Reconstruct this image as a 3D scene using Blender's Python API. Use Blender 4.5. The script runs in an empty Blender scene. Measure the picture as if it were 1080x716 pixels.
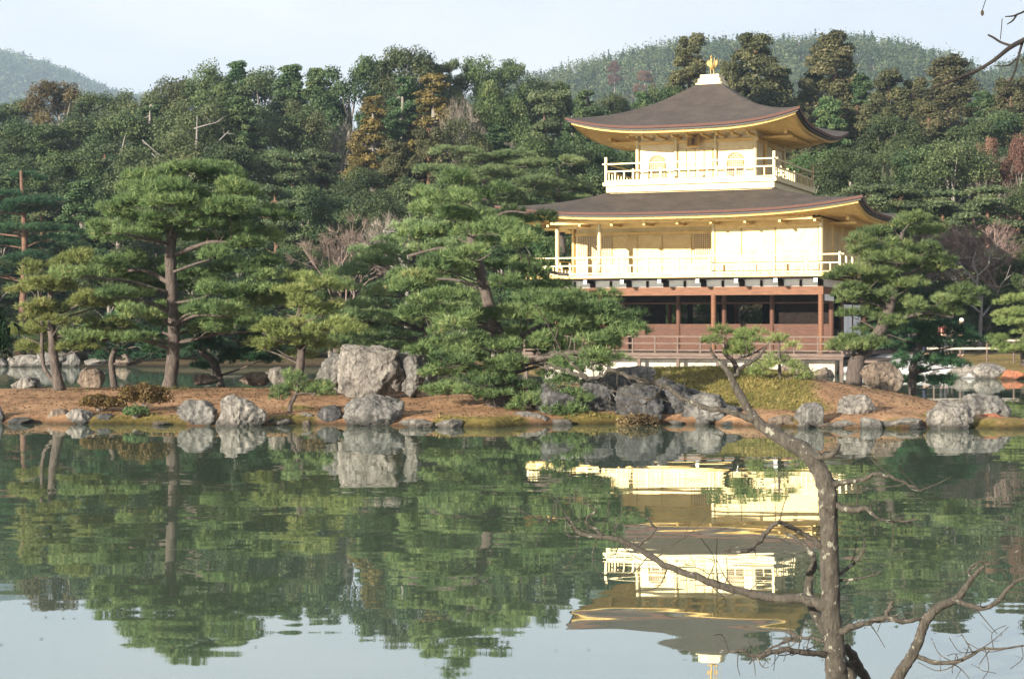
import bpy, math, random
import numpy as np
from mathutils import Vector, Matrix, noise

R = math.radians
rng = np.random.default_rng(11)
random.seed(11)
SC = bpy.context.scene
COL = SC.collection

# ------------------------------------------------------------------ camera, sky, sun, exposure
F, EYE, HOR = 1800.0, 2.1, 342.0            # focal length in photo pixels, eye height, horizon row
cd = bpy.data.cameras.new('camera')
cam = bpy.data.objects.new('camera', cd)
COL.objects.link(cam)
cam.location = (0, 0, EYE)
cam.rotation_euler = (R(90), 0, 0)
cd.sensor_width = 36
cd.lens = 36 * F / 1080
cd.shift_y = -(358 - HOR) / 1080
cd.clip_start = 0.1
cd.clip_end = 9000
SC.camera = cam

SUN_EL = R(15.5)
SUN_AZ = math.atan2(-0.68, -0.73)           # from +Y towards +X
SDIR = Vector((math.sin(SUN_AZ) * math.cos(SUN_EL), math.cos(SUN_AZ) * math.cos(SUN_EL), math.sin(SUN_EL)))
sl = bpy.data.lights.new('sun', 'SUN')
sl.energy = 5.0
sl.angle = R(0.6)
sl.color = (1.0, 0.90, 0.74)
so = bpy.data.objects.new('sun', sl)
COL.objects.link(so)
so.rotation_euler = (-SDIR).to_track_quat('-Z', 'Y').to_euler()

W = bpy.data.worlds.new('World')
SC.world = W
W.use_nodes = True
nt = W.node_tree
nt.nodes.clear()
out = nt.nodes.new('ShaderNodeOutputWorld')
bg = nt.nodes.new('ShaderNodeBackground')
sky = nt.nodes.new('ShaderNodeTexSky')
sky.sky_type = 'NISHITA'
sky.sun_disc = False
sky.sun_elevation = SUN_EL
sky.sun_rotation = SUN_AZ
sky.air_density = 1.0
sky.dust_density = 2.0
sky.ozone_density = 1.5
# thin high cloud veiling the blue
tc = nt.nodes.new('ShaderNodeTexCoord')
mp = nt.nodes.new('ShaderNodeMapping')
mp.inputs['Scale'].default_value = (2.0, 2.0, 7.0)
ns = nt.nodes.new('ShaderNodeTexNoise')
ns.inputs['Scale'].default_value = 1.6
ns.inputs['Detail'].default_value = 6
mr = nt.nodes.new('ShaderNodeMapRange')
mr.inputs['From Min'].default_value = 0.3
mr.inputs['From Max'].default_value = 0.75
mr.inputs['To Min'].default_value = 0.82
mr.inputs['To Max'].default_value = 1.0
mx = nt.nodes.new('ShaderNodeMix')
mx.data_type = 'RGBA'
cl = nt.nodes.new('ShaderNodeValToRGB')
cl.color_ramp.elements[0].position = 0.35
cl.color_ramp.elements[0].color = (0.80, 0.84, 0.93, 1)
cl.color_ramp.elements[1].position = 0.66
cl.color_ramp.elements[1].color = (1.0, 0.995, 0.99, 1)
sc_ = nt.nodes.new('ShaderNodeVectorMath')
sc_.operation = 'SCALE'
sc_.inputs['Scale'].default_value = 5.3
L = nt.links.new
L(tc.outputs['Generated'], mp.inputs['Vector'])
L(mp.outputs['Vector'], ns.inputs['Vector'])
L(ns.outputs['Fac'], mr.inputs['Value'])
L(ns.outputs['Fac'], cl.inputs[0])
L(cl.outputs[0], sc_.inputs[0])
L(sc_.outputs[0], mx.inputs[7])
L(mr.outputs['Result'], mx.inputs[0])
L(sky.outputs['Color'], mx.inputs[6])
L(mx.outputs[2], bg.inputs['Color'])
bg.inputs['Strength'].default_value = 0.075
L(bg.outputs['Background'], out.inputs['Surface'])

SC.view_settings.view_transform = 'Standard'
SC.view_settings.look = 'None'
SC.view_settings.exposure = 1.38
SC.view_settings.gamma = 1
SC.view_settings.use_curve_mapping = False
SC.render.engine = 'CYCLES'
SC.cycles.use_denoising = True
try:
    SC.cycles.denoiser = 'OPENIMAGEDENOISE'
    SC.cycles.denoising_prefilter = 'FAST'
except Exception:
    pass
SC.cycles.max_bounces = 6
SC.cycles.diffuse_bounces = 3
SC.cycles.glossy_bounces = 3
SC.cycles.transmission_bounces = 3
SC.cycles.volume_bounces = 1
SC.cycles.sample_clamp_indirect = 4.0

# ------------------------------------------------------------------ helpers
def at(px, py, Y):
    return Vector(((px - 540) * Y / F, Y, EYE - (py - HOR) * Y / F))

def tag(o, label=None, cat=None, group=None, kind=None):
    if label: o['label'] = label
    if cat: o['category'] = cat
    if group: o['group'] = group
    if kind: o['kind'] = kind
    return o

def empty(name, loc, rz=0.0):
    o = bpy.data.objects.new(name, None)
    o.empty_display_size = 0.2
    COL.objects.link(o)
    o.location = loc
    o.rotation_euler = (0, 0, rz)
    return o

def link(name, me, mat=None, parent=None):
    o = bpy.data.objects.new(name, me)
    COL.objects.link(o)
    if mat is not None:
        me.materials.append(mat)
    if parent is not None:
        o.parent = parent
    return o

def smooth01(t):
    t = np.clip(t, 0, 1)
    return t * t * (3 - 2 * t)

def array_mesh(name, V, k, tint=None, smooth=False):
    """V: (n*k,3) array of unshared corners, k corners per face."""
    V = np.asarray(V, dtype=np.float32).reshape(-1, 3)
    n = len(V) // k
    me = bpy.data.meshes.new(name)
    me.vertices.add(len(V))
    me.vertices.foreach_set('co', V.ravel())
    me.loops.add(n * k)
    me.loops.foreach_set('vertex_index', np.arange(n * k, dtype=np.int32))
    me.polygons.add(n)
    me.polygons.foreach_set('loop_start', np.arange(0, n * k, k, dtype=np.int32))
    if tint is not None:
        a = me.attributes.new('tint', 'FLOAT', 'FACE')
        a.data.foreach_set('value', np.asarray(tint, dtype=np.float32))
    me.update(calc_edges=True)
    return me

class MB:
    """collects boxes, tubes and free faces; build() links them as one mesh object"""
    def __init__(s):
        s.v, s.f = [], []
    def face(s, pts):
        b = len(s.v)
        s.v += [tuple(p) for p in pts]
        s.f.append(tuple(range(b, b + len(pts))))
    def box(s, x0, x1, y0, y1, z0, z1):
        b = len(s.v)
        s.v += [(x0, y0, z0), (x1, y0, z0), (x1, y1, z0), (x0, y1, z0), (x0, y0, z1), (x1, y0, z1), (x1, y1, z1), (x0, y1, z1)]
        for q in ((3, 2, 1, 0), (4, 5, 6, 7), (0, 1, 5, 4), (1, 2, 6, 5), (2, 3, 7, 6), (3, 0, 4, 7)):
            s.f.append(tuple(b + i for i in q))
        return s
    def bar(s, p, q, w, h):
        p, q = Vector(p), Vector(q)
        d = (q - p).normalized()
        side = d.cross(Vector((0, 0, 1)))
        if side.length < 1e-4:
            side = Vector((1, 0, 0))
        side.normalize()
        up = side.cross(d).normalized()
        b = len(s.v)
        for c in (p, q):
            for a, e in ((-1, -1), (1, -1), (1, 1), (-1, 1)):
                s.v.append(tuple(c + side * a * w / 2 + up * e * h / 2))
        for qd in ((0, 1, 2, 3), (7, 6, 5, 4), (0, 4, 5, 1), (1, 5, 6, 2), (2, 6, 7, 3), (3, 7, 4, 0)):
            s.f.append(tuple(b + i for i in qd))
        return s
    def tube(s, pts, rad, n=8, cap=True, rough=0.0):
        pts = [Vector(p) for p in pts]
        m = len(pts)
        b = len(s.v)
        prev = None
        for i, p in enumerate(pts):
            d = (pts[min(i + 1, m - 1)] - pts[max(i - 1, 0)])
            if d.length < 1e-7:
                d = Vector((0, 0, 1))
            d.normalize()
            if prev is None:
                a = d.cross(Vector((0.31, 0.95, 0.12)))
                if a.length < 1e-3:
                    a = d.cross(Vector((1, 0, 0)))
            else:
                a = prev - d * prev.dot(d)
                if a.length < 1e-5:
                    a = d.cross(Vector((1, 0.2, 0)))
            a.normalize()
            prev = a
            c = d.cross(a)
            r = rad[i] if hasattr(rad, '__len__') else rad
            for k in range(n):
                t = 2 * math.pi * k / n
                rr = r * (1 + rough * noise.noise(Vector((math.cos(t) * 1.7 + i * 0.55, math.sin(t) * 1.7, i * 0.31 + p.x * 3))))
                s.v.append(tuple(p + a * (math.cos(t) * rr) + c * (math.sin(t) * rr)))
        for i in range(m - 1):
            for k in range(n):
                k2 = (k + 1) % n
                s.f.append((b + i * n + k, b + i * n + k2, b + (i + 1) * n + k2, b + (i + 1) * n + k))
        if cap:
            s.f.append(tuple(b + k for k in reversed(range(n))))
            s.f.append(tuple(b + (m - 1) * n + k for k in range(n)))
        return s
    def ball(s, c, r, nu=10, nv=6):
        if not hasattr(r, '__len__'): r = (r, r, r)
        b = len(s.v)
        s.v.append((c[0], c[1], c[2] - r[2]))
        for j in range(1, nv):
            ph = -math.pi / 2 + math.pi * j / nv
            for i in range(nu):
                th = 2 * math.pi * i / nu
                s.v.append((c[0] + r[0] * math.cos(ph) * math.cos(th), c[1] + r[1] * math.cos(ph) * math.sin(th), c[2] + r[2] * math.sin(ph)))
        s.v.append((c[0], c[1], c[2] + r[2]))
        top = len(s.v) - 1
        for i in range(nu):
            i2 = (i + 1) % nu
            s.f.append((b, b + 1 + i2, b + 1 + i))
            for j in range(nv - 2):
                o = b + 1 + j * nu
                s.f.append((o + i, o + i2, o + nu + i2, o + nu + i))
            o = b + 1 + (nv - 2) * nu
            s.f.append((o + i, o + i2, top))
        return s
    def build(s, name, mat, parent=None, smooth=False, bevel=0.0):
        me = bpy.data.meshes.new(name)
        me.from_pydata(s.v, [], s.f)
        if smooth:
            me.polygons.foreach_set('use_smooth', [True] * len(me.polygons))
        me.update()
        o = link(name, me, mat, parent)
        if bevel:
            md = o.modifiers.new('bevel', 'BEVEL')
            md.width = bevel
            md.segments = 1
            md.limit_method = 'ANGLE'
        return o

def spline(pts, sub=5):
    """Catmull-Rom through points given as (x,y,z,r)"""
    P = [np.array(p, float) for p in pts]
    P = [2 * P[0] - P[1]] + P + [2 * P[-1] - P[-2]]
    o = []
    for i in range(1, len(P) - 2):
        for k in range(sub):
            t = k / sub
            o.append(0.5 * ((2 * P[i]) + (-P[i - 1] + P[i + 1]) * t + (2 * P[i - 1] - 5 * P[i] + 4 * P[i + 1] - P[i + 2]) * t * t + (-P[i - 1] + 3 * P[i] - 3 * P[i + 1] + P[i + 2]) * t ** 3))
    o.append(P[-2])
    return [Vector(q[:3]) for q in o], [max(float(q[3]), 0.002) for q in o]

# ------------------------------------------------------------------ materials
def new_mat(name):
    m = bpy.data.materials.new(name)
    m.use_nodes = True
    n = m.node_tree
    n.nodes.clear()
    o = n.nodes.new('ShaderNodeOutputMaterial')
    p = n.nodes.new('ShaderNodeBsdfPrincipled')
    n.links.new(p.outputs[0], o.inputs[0])
    return m, n, p, o

def N(n, t, **kw):
    x = n.nodes.new(t)
    for k, v in kw.items():
        if k in x.inputs:
            x.inputs[k].default_value = v
        else:
            setattr(x, k, v)
    return x

def ramp(n, fac, stops):
    r = n.nodes.new('ShaderNodeValToRGB')
    e = r.color_ramp.elements
    e[0].position, e[0].color = stops[0][0], (*stops[0][1], 1)
    e[1].position, e[1].color = stops[-1][0], (*stops[-1][1], 1)
    for p, c in stops[1:-1]:
        k = e.new(p)
        k.color = (*c, 1)
    n.links.new(fac, r.inputs[0])
    return r

def mixc(n, fac, a, b, mode='MIX'):
    m = n.nodes.new('ShaderNodeMix')
    m.data_type = 'RGBA'
    m.blend_type = mode
    if hasattr(fac, 'is_linked'): n.links.new(fac, m.inputs[0])
    else: m.inputs[0].default_value = fac
    for s, i in ((a, 6), (b, 7)):
        if hasattr(s, 'is_linked'): n.links.new(s, m.inputs[i])
        else: m.inputs[i].default_value = (*s, 1)
    return m.outputs[2]

def noise_tex(n, scale, detail=5, rough=0.6, coord='Object', stretch=None, dist=0.0):
    t = n.nodes.new('ShaderNodeTexCoord')
    v = t.outputs[coord]
    if stretch:
        mpn = n.nodes.new('ShaderNodeMapping')
        mpn.inputs['Scale'].default_value = stretch
        n.links.new(v, mpn.inputs[0])
        v = mpn.outputs[0]
    x = n.nodes.new('ShaderNodeTexNoise')
    x.inputs['Scale'].default_value = scale
    x.inputs['Detail'].default_value = detail
    x.inputs['Roughness'].default_value = rough
    x.inputs['Distortion'].default_value = dist
    n.links.new(v, x.inputs['Vector'])
    return x.outputs['Fac']

def bump(n, p, fac, strength, distance):
    b = n.nodes.new('ShaderNodeBump')
    b.inputs['Strength'].default_value = strength
    b.inputs['Distance'].default_value = distance
    n.links.new(fac, b.inputs['Height'])
    n.links.new(b.outputs[0], p.inputs['Normal'])

def leaf_mat(name, stops, trans=0.3, hue=0.03, rough=0.55):
    """foliage: colour from the face's own tint plus a small shift per plant, part of the light passes through"""
    m, n, p, o = new_mat(name)
    a = N(n, 'ShaderNodeAttribute', attribute_name='tint')
    r = ramp(n, a.outputs['Fac'], stops)
    oi = n.nodes.new('ShaderNodeObjectInfo')
    hs = n.nodes.new('ShaderNodeHueSaturation')
    m1 = N(n, 'ShaderNodeMapRange')
    m1.inputs['To Min'].default_value = 0.5 - hue
    m1.inputs['To Max'].default_value = 0.5 + hue
    n.links.new(oi.outputs['Random'], m1.inputs['Value'])
    n.links.new(m1.outputs[0], hs.inputs['Hue'])
    m2 = N(n, 'ShaderNodeMath', operation='MULTIPLY_ADD')
    m2.inputs[1].default_value = 7.31
    m2.inputs[2].default_value = 0.0
    fr = N(n, 'ShaderNodeMath', operation='FRACT')
    n.links.new(oi.outputs['Random'], m2.inputs[0])
    n.links.new(m2.outputs[0], fr.inputs[0])
    m3 = N(n, 'ShaderNodeMapRange')
    m3.inputs['To Min'].default_value = 0.78
    m3.inputs['To Max'].default_value = 1.22
    n.links.new(fr.outputs[0], m3.inputs['Value'])
    n.links.new(m3.outputs[0], hs.inputs['Value'])
    n.links.new(r.outputs[0], hs.inputs['Color'])
    n.links.new(hs.outputs[0], p.inputs['Base Color'])
    p.inputs['Roughness'].default_value = rough
    p.inputs['Specular IOR Level'].default_value = 0.25
    tr = n.nodes.new('ShaderNodeBsdfTranslucent')
    n.links.new(hs.outputs[0], tr.inputs['Color'])
    ms = n.nodes.new('ShaderNodeMixShader')
    ms.inputs[0].default_value = trans
    n.links.new(p.outputs[0], ms.inputs[1])
    n.links.new(tr.outputs[0], ms.inputs[2])
    n.links.new(ms.outputs[0], o.inputs[0])
    return m

def wood_mat(name, c1, c2, scale=6.0, stretch=(1, 1, 1), rough=0.75, b=0.3, bd=0.01):
    m, n, p, o = new_mat(name)
    f = noise_tex(n, scale, 6, 0.65, 'Object', stretch)
    r = ramp(n, f, [(0.3, c1), (0.7, c2)])
    n.links.new(r.outputs[0], p.inputs['Base Color'])
    p.inputs['Roughness'].default_value = rough
    if b:
        bump(n, p, f, b, bd)
    return m

def bark_mat(name, dark, light, patch=None, sc=14, bd=0.03):
    m, n, p, o = new_mat(name)
    f = noise_tex(n, sc, 7, 0.72, 'Object', (1, 1, 0.35), 0.8)
    r = ramp(n, f, [(0.3, dark), (0.68, light)])
    c = r.outputs[0]
    if patch:
        g = noise_tex(n, 17, 4, 0.6)
        rr = ramp(n, g, [(0.60, (0, 0, 0)), (0.66, (1, 1, 1))])
        c = mixc(n, rr.outputs[0], c, patch)
    n.links.new(c, p.inputs['Base Color'])
    p.inputs['Roughness'].default_value = 0.9
    bump(n, p, f, 1.0, bd)
    return m

def gold_mat(name, base, metal=0.35, rough=0.5):
    m, n, p, o = new_mat(name)
    f = noise_tex(n, 3.0, 5, 0.6)
    d = tuple(c * k for c, k in zip(base, (0.86, 0.80, 0.66)))
    r = ramp(n, f, [(0.3, d), (0.62, base)])
    n.links.new(r.outputs[0], p.inputs['Base Color'])
    p.inputs['Metallic'].default_value = metal
    g = noise_tex(n, 9.0, 3, 0.6)
    rr = N(n, 'ShaderNodeMapRange')
    rr.inputs['To Min'].default_value = rough - 0.1
    rr.inputs['To Max'].default_value = rough + 0.12
    n.links.new(g, rr.inputs['Value'])
    n.links.new(rr.outputs[0], p.inputs['Roughness'])
    return m

M = {}
M['gold'] = gold_mat('gold_leaf', (0.54, 0.375, 0.14))
M['gold_panel'] = gold_mat('gold_leaf_panel', (0.485, 0.375, 0.18), 0.25, 0.5)
M['gold_grille'] = gold_mat('gold_grille', (0.30, 0.205, 0.10), 0.2, 0.6)
M['gold_upper'] = gold_mat('upper_gold_panel', (0.56, 0.475, 0.30), 0.2, 0.5)
M['window_paper'] = gold_mat('window_paper', (0.46, 0.42, 0.33), 0.05, 0.6)
M['gold_soffit'] = gold_mat('gold_soffit', (0.74, 0.52, 0.21), 0.3, 0.5)
M['gold_pale'] = gold_mat('gold_pale', (0.56, 0.475, 0.285), 0.2, 0.5)
M['wood'] = wood_mat('weathered_red_wood', (0.045, 0.018, 0.010), (0.115, 0.047, 0.027), 5, (0.6, 0.6, 4))
M['beam'] = wood_mat('red_beam_wood', (0.08, 0.033, 0.016), (0.195, 0.085, 0.043), 4, (0.5, 0.5, 5))
M['greywood'] = wood_mat('grey_deck_wood', (0.055, 0.036, 0.028), (0.135, 0.092, 0.073), 6, (0.5, 3, 3))
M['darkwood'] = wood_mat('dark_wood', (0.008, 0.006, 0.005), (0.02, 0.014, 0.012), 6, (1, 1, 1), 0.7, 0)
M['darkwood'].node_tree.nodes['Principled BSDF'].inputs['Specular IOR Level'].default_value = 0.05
M['plaster'] = wood_mat('white_plaster', (0.60, 0.60, 0.60), (0.74, 0.73, 0.71), 4, (1, 1, 1), 0.9, 0)
M['paper'] = wood_mat('white_door_paper', (0.66, 0.68, 0.70), (0.78, 0.79, 0.80), 3, (1, 1, 1), 0.9, 0)
M['foundation'] = wood_mat('pale_foundation_stone', (0.26, 0.235, 0.20), (0.46, 0.42, 0.37), 2.5, (1, 1, 1), 0.9, 0.4, 0.03)

def shingle_mat():
    m, n, p, o = new_mat('cypress_bark_shingle')
    f = noise_tex(n, 5, 7, 0.7, 'Object', (0.5, 0.5, 9))
    g = noise_tex(n, 0.9, 4, 0.6)
    h = noise_tex(n, 26, 3, 0.7)
    r = ramp(n, f, [(0.3, (0.022, 0.018, 0.016)), (0.7, (0.074, 0.060, 0.052))])
    r2 = ramp(n, g, [(0.35, (0.75, 0.72, 0.72)), (0.7, (1.25, 1.2, 1.15))])
    c = mixc(n, 1.0, r.outputs[0], r2.outputs[0], 'MULTIPLY')
    r3 = ramp(n, h, [(0.3, (0.5, 0.5, 0.5)), (0.7, (1.45, 1.42, 1.4))])
    c = mixc(n, 1.0, c, r3.outputs[0], 'MULTIPLY')
    n.links.new(c, p.inputs['Base Color'])
    p.inputs['Roughness'].default_value = 0.85
    bump(n, p, h, 0.7, 0.03)
    return m
M['shingle'] = shingle_mat()
M['roofedge'] = wood_mat('red_brown_shingle_edge', (0.055, 0.024, 0.02), (0.12, 0.054, 0.04), 8, (0.4, 0.4, 12), 0.8, 0)
M['blackedge'] = wood_mat('black_eave_board', (0.008, 0.007, 0.007), (0.02, 0.017, 0.016), 8, (1, 1, 1), 0.6, 0)

def rock_mat(name, c1, c2, c3, moss=0.0, rust=None):
    m, n, p, o = new_mat(name)
    f = noise_tex(n, 3.2, 9, 0.72, 'Object', (1, 1, 0.6), 0.8)
    g = noise_tex(n, 11, 6, 0.75)
    r = ramp(n, f, [(0.33, c1), (0.5, c2), (0.68, c3)])
    r2 = ramp(n, g, [(0.36, (0.35, 0.34, 0.33)), (0.5, (1, 1, 1)), (0.7, (1.3, 1.3, 1.25))])
    c = mixc(n, 0.85, r.outputs[0], r2.outputs[0], 'MULTIPLY')
    if moss:
        h = noise_tex(n, 2.3, 6, 0.7)
        gm = n.nodes.new('ShaderNodeNewGeometry')
        sx = n.nodes.new('ShaderNodeSeparateXYZ')
        n.links.new(gm.outputs['Normal'], sx.inputs[0])
        ad = N(n, 'ShaderNodeMath', operation='MULTIPLY')
        n.links.new(h, ad.inputs[0])
        n.links.new(sx.outputs['Z'], ad.inputs[1])
        rr = ramp(n, ad.outputs[0], [(0.55 - moss, (0, 0, 0)), (0.7 - moss, (1, 1, 1))])
        c = mixc(n, rr.outputs[0], c, (0.11, 0.10, 0.03))
    if rust:
        h = noise_tex(n, 4, 4, 0.6)
        c = mixc(n, ramp(n, h, [(0.35, (0, 0, 0)), (0.5, (1, 1, 1))]).outputs[0], c, rust)
    # cracks and a foot that darkens towards the water level
    tcv = n.nodes.new('ShaderNodeTexCoord')
    vm = N(n, 'ShaderNodeMapping'); vm.inputs['Scale'].default_value = (1.0, 1.0, 0.55); vm.inputs['Rotation'].default_value = (0.3, 0.5, 0.2)
    n.links.new(tcv.outputs['Object'], vm.inputs[0])
    wv = N(n, 'ShaderNodeVectorMath', operation='MULTIPLY_ADD')
    nv = N(n, 'ShaderNodeTexNoise'); nv.inputs['Scale'].default_value = 3.0
    n.links.new(vm.outputs[0], nv.inputs['Vector'])
    n.links.new(nv.outputs['Color'], wv.inputs[0]); wv.inputs[1].default_value = (0.35, 0.35, 0.35); n.links.new(vm.outputs[0], wv.inputs[2])
    vo = N(n, 'ShaderNodeTexVoronoi', feature='DISTANCE_TO_EDGE'); vo.inputs['Scale'].default_value = 2.6
    n.links.new(wv.outputs[0], vo.inputs['Vector'])
    cr_ = ramp(n, vo.outputs['Distance'], [(0.0, (0.35, 0.34, 0.33)), (0.06, (1, 1, 1))])
    c = mixc(n, 0.75, c, cr_.outputs[0], 'MULTIPLY')
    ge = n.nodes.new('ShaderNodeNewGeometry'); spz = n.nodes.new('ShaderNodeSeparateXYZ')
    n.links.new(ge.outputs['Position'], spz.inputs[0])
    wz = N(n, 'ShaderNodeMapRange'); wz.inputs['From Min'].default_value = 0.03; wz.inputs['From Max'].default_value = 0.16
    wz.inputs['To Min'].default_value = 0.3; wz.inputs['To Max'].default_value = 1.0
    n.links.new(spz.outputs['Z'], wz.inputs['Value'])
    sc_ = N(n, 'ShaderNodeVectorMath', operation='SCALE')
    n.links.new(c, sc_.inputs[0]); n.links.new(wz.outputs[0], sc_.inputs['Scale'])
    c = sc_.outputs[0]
    n.links.new(c, p.inputs['Base Color'])
    p.inputs['Roughness'].default_value = 0.92
    ad2 = N(n, 'ShaderNodeMath', operation='ADD')
    n.links.new(f, ad2.inputs[0])
    n.links.new(g, ad2.inputs[1])
    bump(n, p, ad2.outputs[0], 0.9, 0.07)
    return m
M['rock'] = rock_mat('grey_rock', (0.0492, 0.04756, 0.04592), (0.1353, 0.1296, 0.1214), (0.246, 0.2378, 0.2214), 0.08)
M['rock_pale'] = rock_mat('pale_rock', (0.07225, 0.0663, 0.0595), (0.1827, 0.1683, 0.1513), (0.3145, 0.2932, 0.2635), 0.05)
M['rock_dark_and_shaded'] = rock_mat('dark_and_shaded_rock', (0.02, 0.02, 0.022), (0.055, 0.055, 0.058), (0.15, 0.15, 0.15), 0.1)  # for dark stones, and for the crag with its shade put into the colour
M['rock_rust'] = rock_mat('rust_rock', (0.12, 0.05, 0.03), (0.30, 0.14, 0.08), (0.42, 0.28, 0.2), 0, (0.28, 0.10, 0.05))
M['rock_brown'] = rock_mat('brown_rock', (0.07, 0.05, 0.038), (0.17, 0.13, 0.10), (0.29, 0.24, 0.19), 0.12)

M['bark_pine'] = bark_mat('pine_bark', (0.020, 0.016, 0.014), (0.115, 0.090, 0.077))
M['bark_red'] = bark_mat('red_pine_bark', (0.045, 0.024, 0.016), (0.18, 0.10, 0.065))
M['bark_grey'] = bark_mat('grey_bark', (0.08, 0.07, 0.06), (0.30, 0.27, 0.24))
M['bark_pale'] = bark_mat('pale_dead_bark', (0.10, 0.092, 0.086), (0.25, 0.232, 0.215))
M['bark_pink'] = bark_mat('bare_twig_bark', (0.15, 0.105, 0.09), (0.30, 0.22, 0.20))
M['bark_near'] = bark_mat('gnarled_lichen_bark', (0.016, 0.014, 0.011), (0.095, 0.083, 0.066), (0.24, 0.235, 0.19), 38, 0.02)
M['bark_dark'] = bark_mat('dark_bark', (0.008, 0.007, 0.006), (0.03, 0.025, 0.022))

G = lambda *s: list(s)
M['needle'] = leaf_mat('pine_needles', G((0.0, (0.036, 0.068, 0.030)), (0.5, (0.120, 0.183, 0.068)), (0.92, (0.27, 0.33, 0.13)), (1.0, (0.34, 0.25, 0.13))), 0.25, 0.012)
M['needle_light'] = leaf_mat('light_pine_needles', G((0.0, (0.085, 0.125, 0.042)), (0.5, (0.21, 0.26, 0.085)), (1.0, (0.37, 0.38, 0.16))), 0.3, 0.012)
M['needle_grey'] = leaf_mat('blue_green_pine_needles', G((0.0, (0.064, 0.108, 0.052)), (0.5, (0.160, 0.22, 0.095)), (1.0, (0.29, 0.335, 0.155))), 0.25, 0.012)
M['forest_needle'] = leaf_mat('forest_pine_needles', G((0.0, (0.030, 0.050, 0.026)), (0.5, (0.075, 0.105, 0.048)), (1.0, (0.155, 0.18, 0.085))), 0.25, 0.015)
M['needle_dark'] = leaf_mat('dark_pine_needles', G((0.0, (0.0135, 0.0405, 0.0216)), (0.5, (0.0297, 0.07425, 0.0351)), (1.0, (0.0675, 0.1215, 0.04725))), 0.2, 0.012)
M['leaf_dark'] = leaf_mat('dark_broad_leaves', G((0.0, (0.017, 0.037, 0.016)), (0.5, (0.050, 0.082, 0.032)), (1.0, (0.115, 0.142, 0.058))), 0.25, 0.03)
M['leaf_olive'] = leaf_mat('olive_leaves', G((0.0, (0.028, 0.046, 0.020)), (0.5, (0.066, 0.092, 0.038)), (1.0, (0.14, 0.155, 0.07))), 0.28, 0.03)
M['leaf_green'] = leaf_mat('mid_green_leaves', G((0.0, (0.024, 0.052, 0.020)), (0.5, (0.062, 0.105, 0.036)), (1.0, (0.13, 0.165, 0.065))), 0.28, 0.02)
M['leaf_cedar'] = leaf_mat('brownish_cedar_sprays', G((0.0, (0.026, 0.030, 0.015)), (0.5, (0.075, 0.080, 0.036)), (1.0, (0.16, 0.145, 0.07))), 0.22, 0.02)
M['leaf_orange'] = leaf_mat('orange_brown_sprays', G((0.0, (0.05, 0.044, 0.014)), (0.5, (0.13, 0.105, 0.032)), (1.0, (0.23, 0.175, 0.06))), 0.25, 0.012)
M['leaf_brown'] = leaf_mat('brown_leaves', G((0.0, (0.045, 0.032, 0.016)), (0.5, (0.095, 0.070, 0.034)), (1.0, (0.17, 0.13, 0.06))), 0.25, 0.012)
M['leaf_fir'] = leaf_mat('dark_fir_sprays', G((0.0, (0.02365, 0.0528, 0.02244)), (0.5, (0.05322, 0.09768, 0.03815)), (1.0, (0.1183, 0.1584, 0.06171))), 0.2, 0.02)
M['leaf_red'] = leaf_mat('red_autumn_leaves', G((0.0, (0.11, 0.058, 0.042)), (1.0, (0.24, 0.14, 0.10))), 0.3, 0.01)
M['leaf_shrub'] = leaf_mat('bronze_azalea_leaves', G((0.0, (0.05, 0.032, 0.012)), (0.5, (0.12, 0.078, 0.024)), (1.0, (0.13, 0.12, 0.035))), 0.25, 0.01)
M['twig_haze'] = leaf_mat('bare_twigs', G((0.0, (0.15, 0.105, 0.09)), (1.0, (0.30, 0.22, 0.195))), 0.0, 0.012)
M['twig_grey'] = leaf_mat('bare_grey_twigs', G((0.0, (0.17, 0.15, 0.12)), (1.0, (0.32, 0.285, 0.235))), 0.0, 0.012)
M['hill_leaf'] = leaf_mat('hill_forest_leaves', G((0.0, (0.042, 0.072, 0.034)), (0.45, (0.085, 0.125, 0.05)), (0.8, (0.15, 0.175, 0.075)), (0.93, (0.19, 0.165, 0.11)), (0.97, (0.28, 0.13, 0.08)), (1.0, (0.28, 0.13, 0.08))), 0.25, 0.0)
M['grass'] = leaf_mat('short_winter_grass', G((0.0, (0.06, 0.075, 0.02)), (0.45, (0.15, 0.145, 0.04)), (0.8, (0.27, 0.22, 0.075)), (1.0, (0.36, 0.28, 0.12))), 0.3, 0.0)

# ------------------------------------------------------------------ terrain
WL = [(-400, 447), (0, 446), (60, 447), (100, 447), (200, 449), (290, 449), (360, 447), (440, 450), (520, 451), (580, 448), (650, 447), (760, 448), (850, 451), (950, 452), (1060, 452), (1200, 452)]
WLY = [3780 / (y - 342) for p, y in WL]
WLX = [(p - 540) * Y / F for (p, y), Y in zip(WL, WLY)]
CRX = [-20, -11, -8, -5, -2, 1, 2.6, 3.6, 5, 6.6, 7.8, 9.4, 10.2, 10.8]
CRZ = [0.5, 0.5, 0.52, 0.5, 0.50, 0.48, 0.66, 0.95, 0.97, 0.93, 0.69, 0.42, 0.12, -0.3]
BKX = [-20, -9, -3, 1, 4, 6.5, 8.3, 9.6, 10.4, 10.9]
BKY = [44.0, 44.2, 44.6, 45.5, 46, 46, 44.5, 41, 38, 35.6]
FSX = [-400, -25, -14, -9, -4, 0, 2.0, 13.8, 14.8, 16.5, 18.5, 22, 30, 400]
FSY = [86, 85, 84, 83, 82, 81, 78.2, 73.4, 70.5, 67.5, 66, 63, 58, 58]
RGP = [(-600, 200), (300, 190), (400, 150), (480, 112), (555, 84), (600, 72), (650, 58), (700, 49), (760, 44), (820, 44), (880, 40), (920, 45), (960, 55), (985, 72), (1003, 92), (1020, 80), (1050, 66), (1080, 55), (1150, 46), (1600, 60)]
RY = 900.0
RGX = [(p - 540) * RY / F for p, y in RGP]
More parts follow.
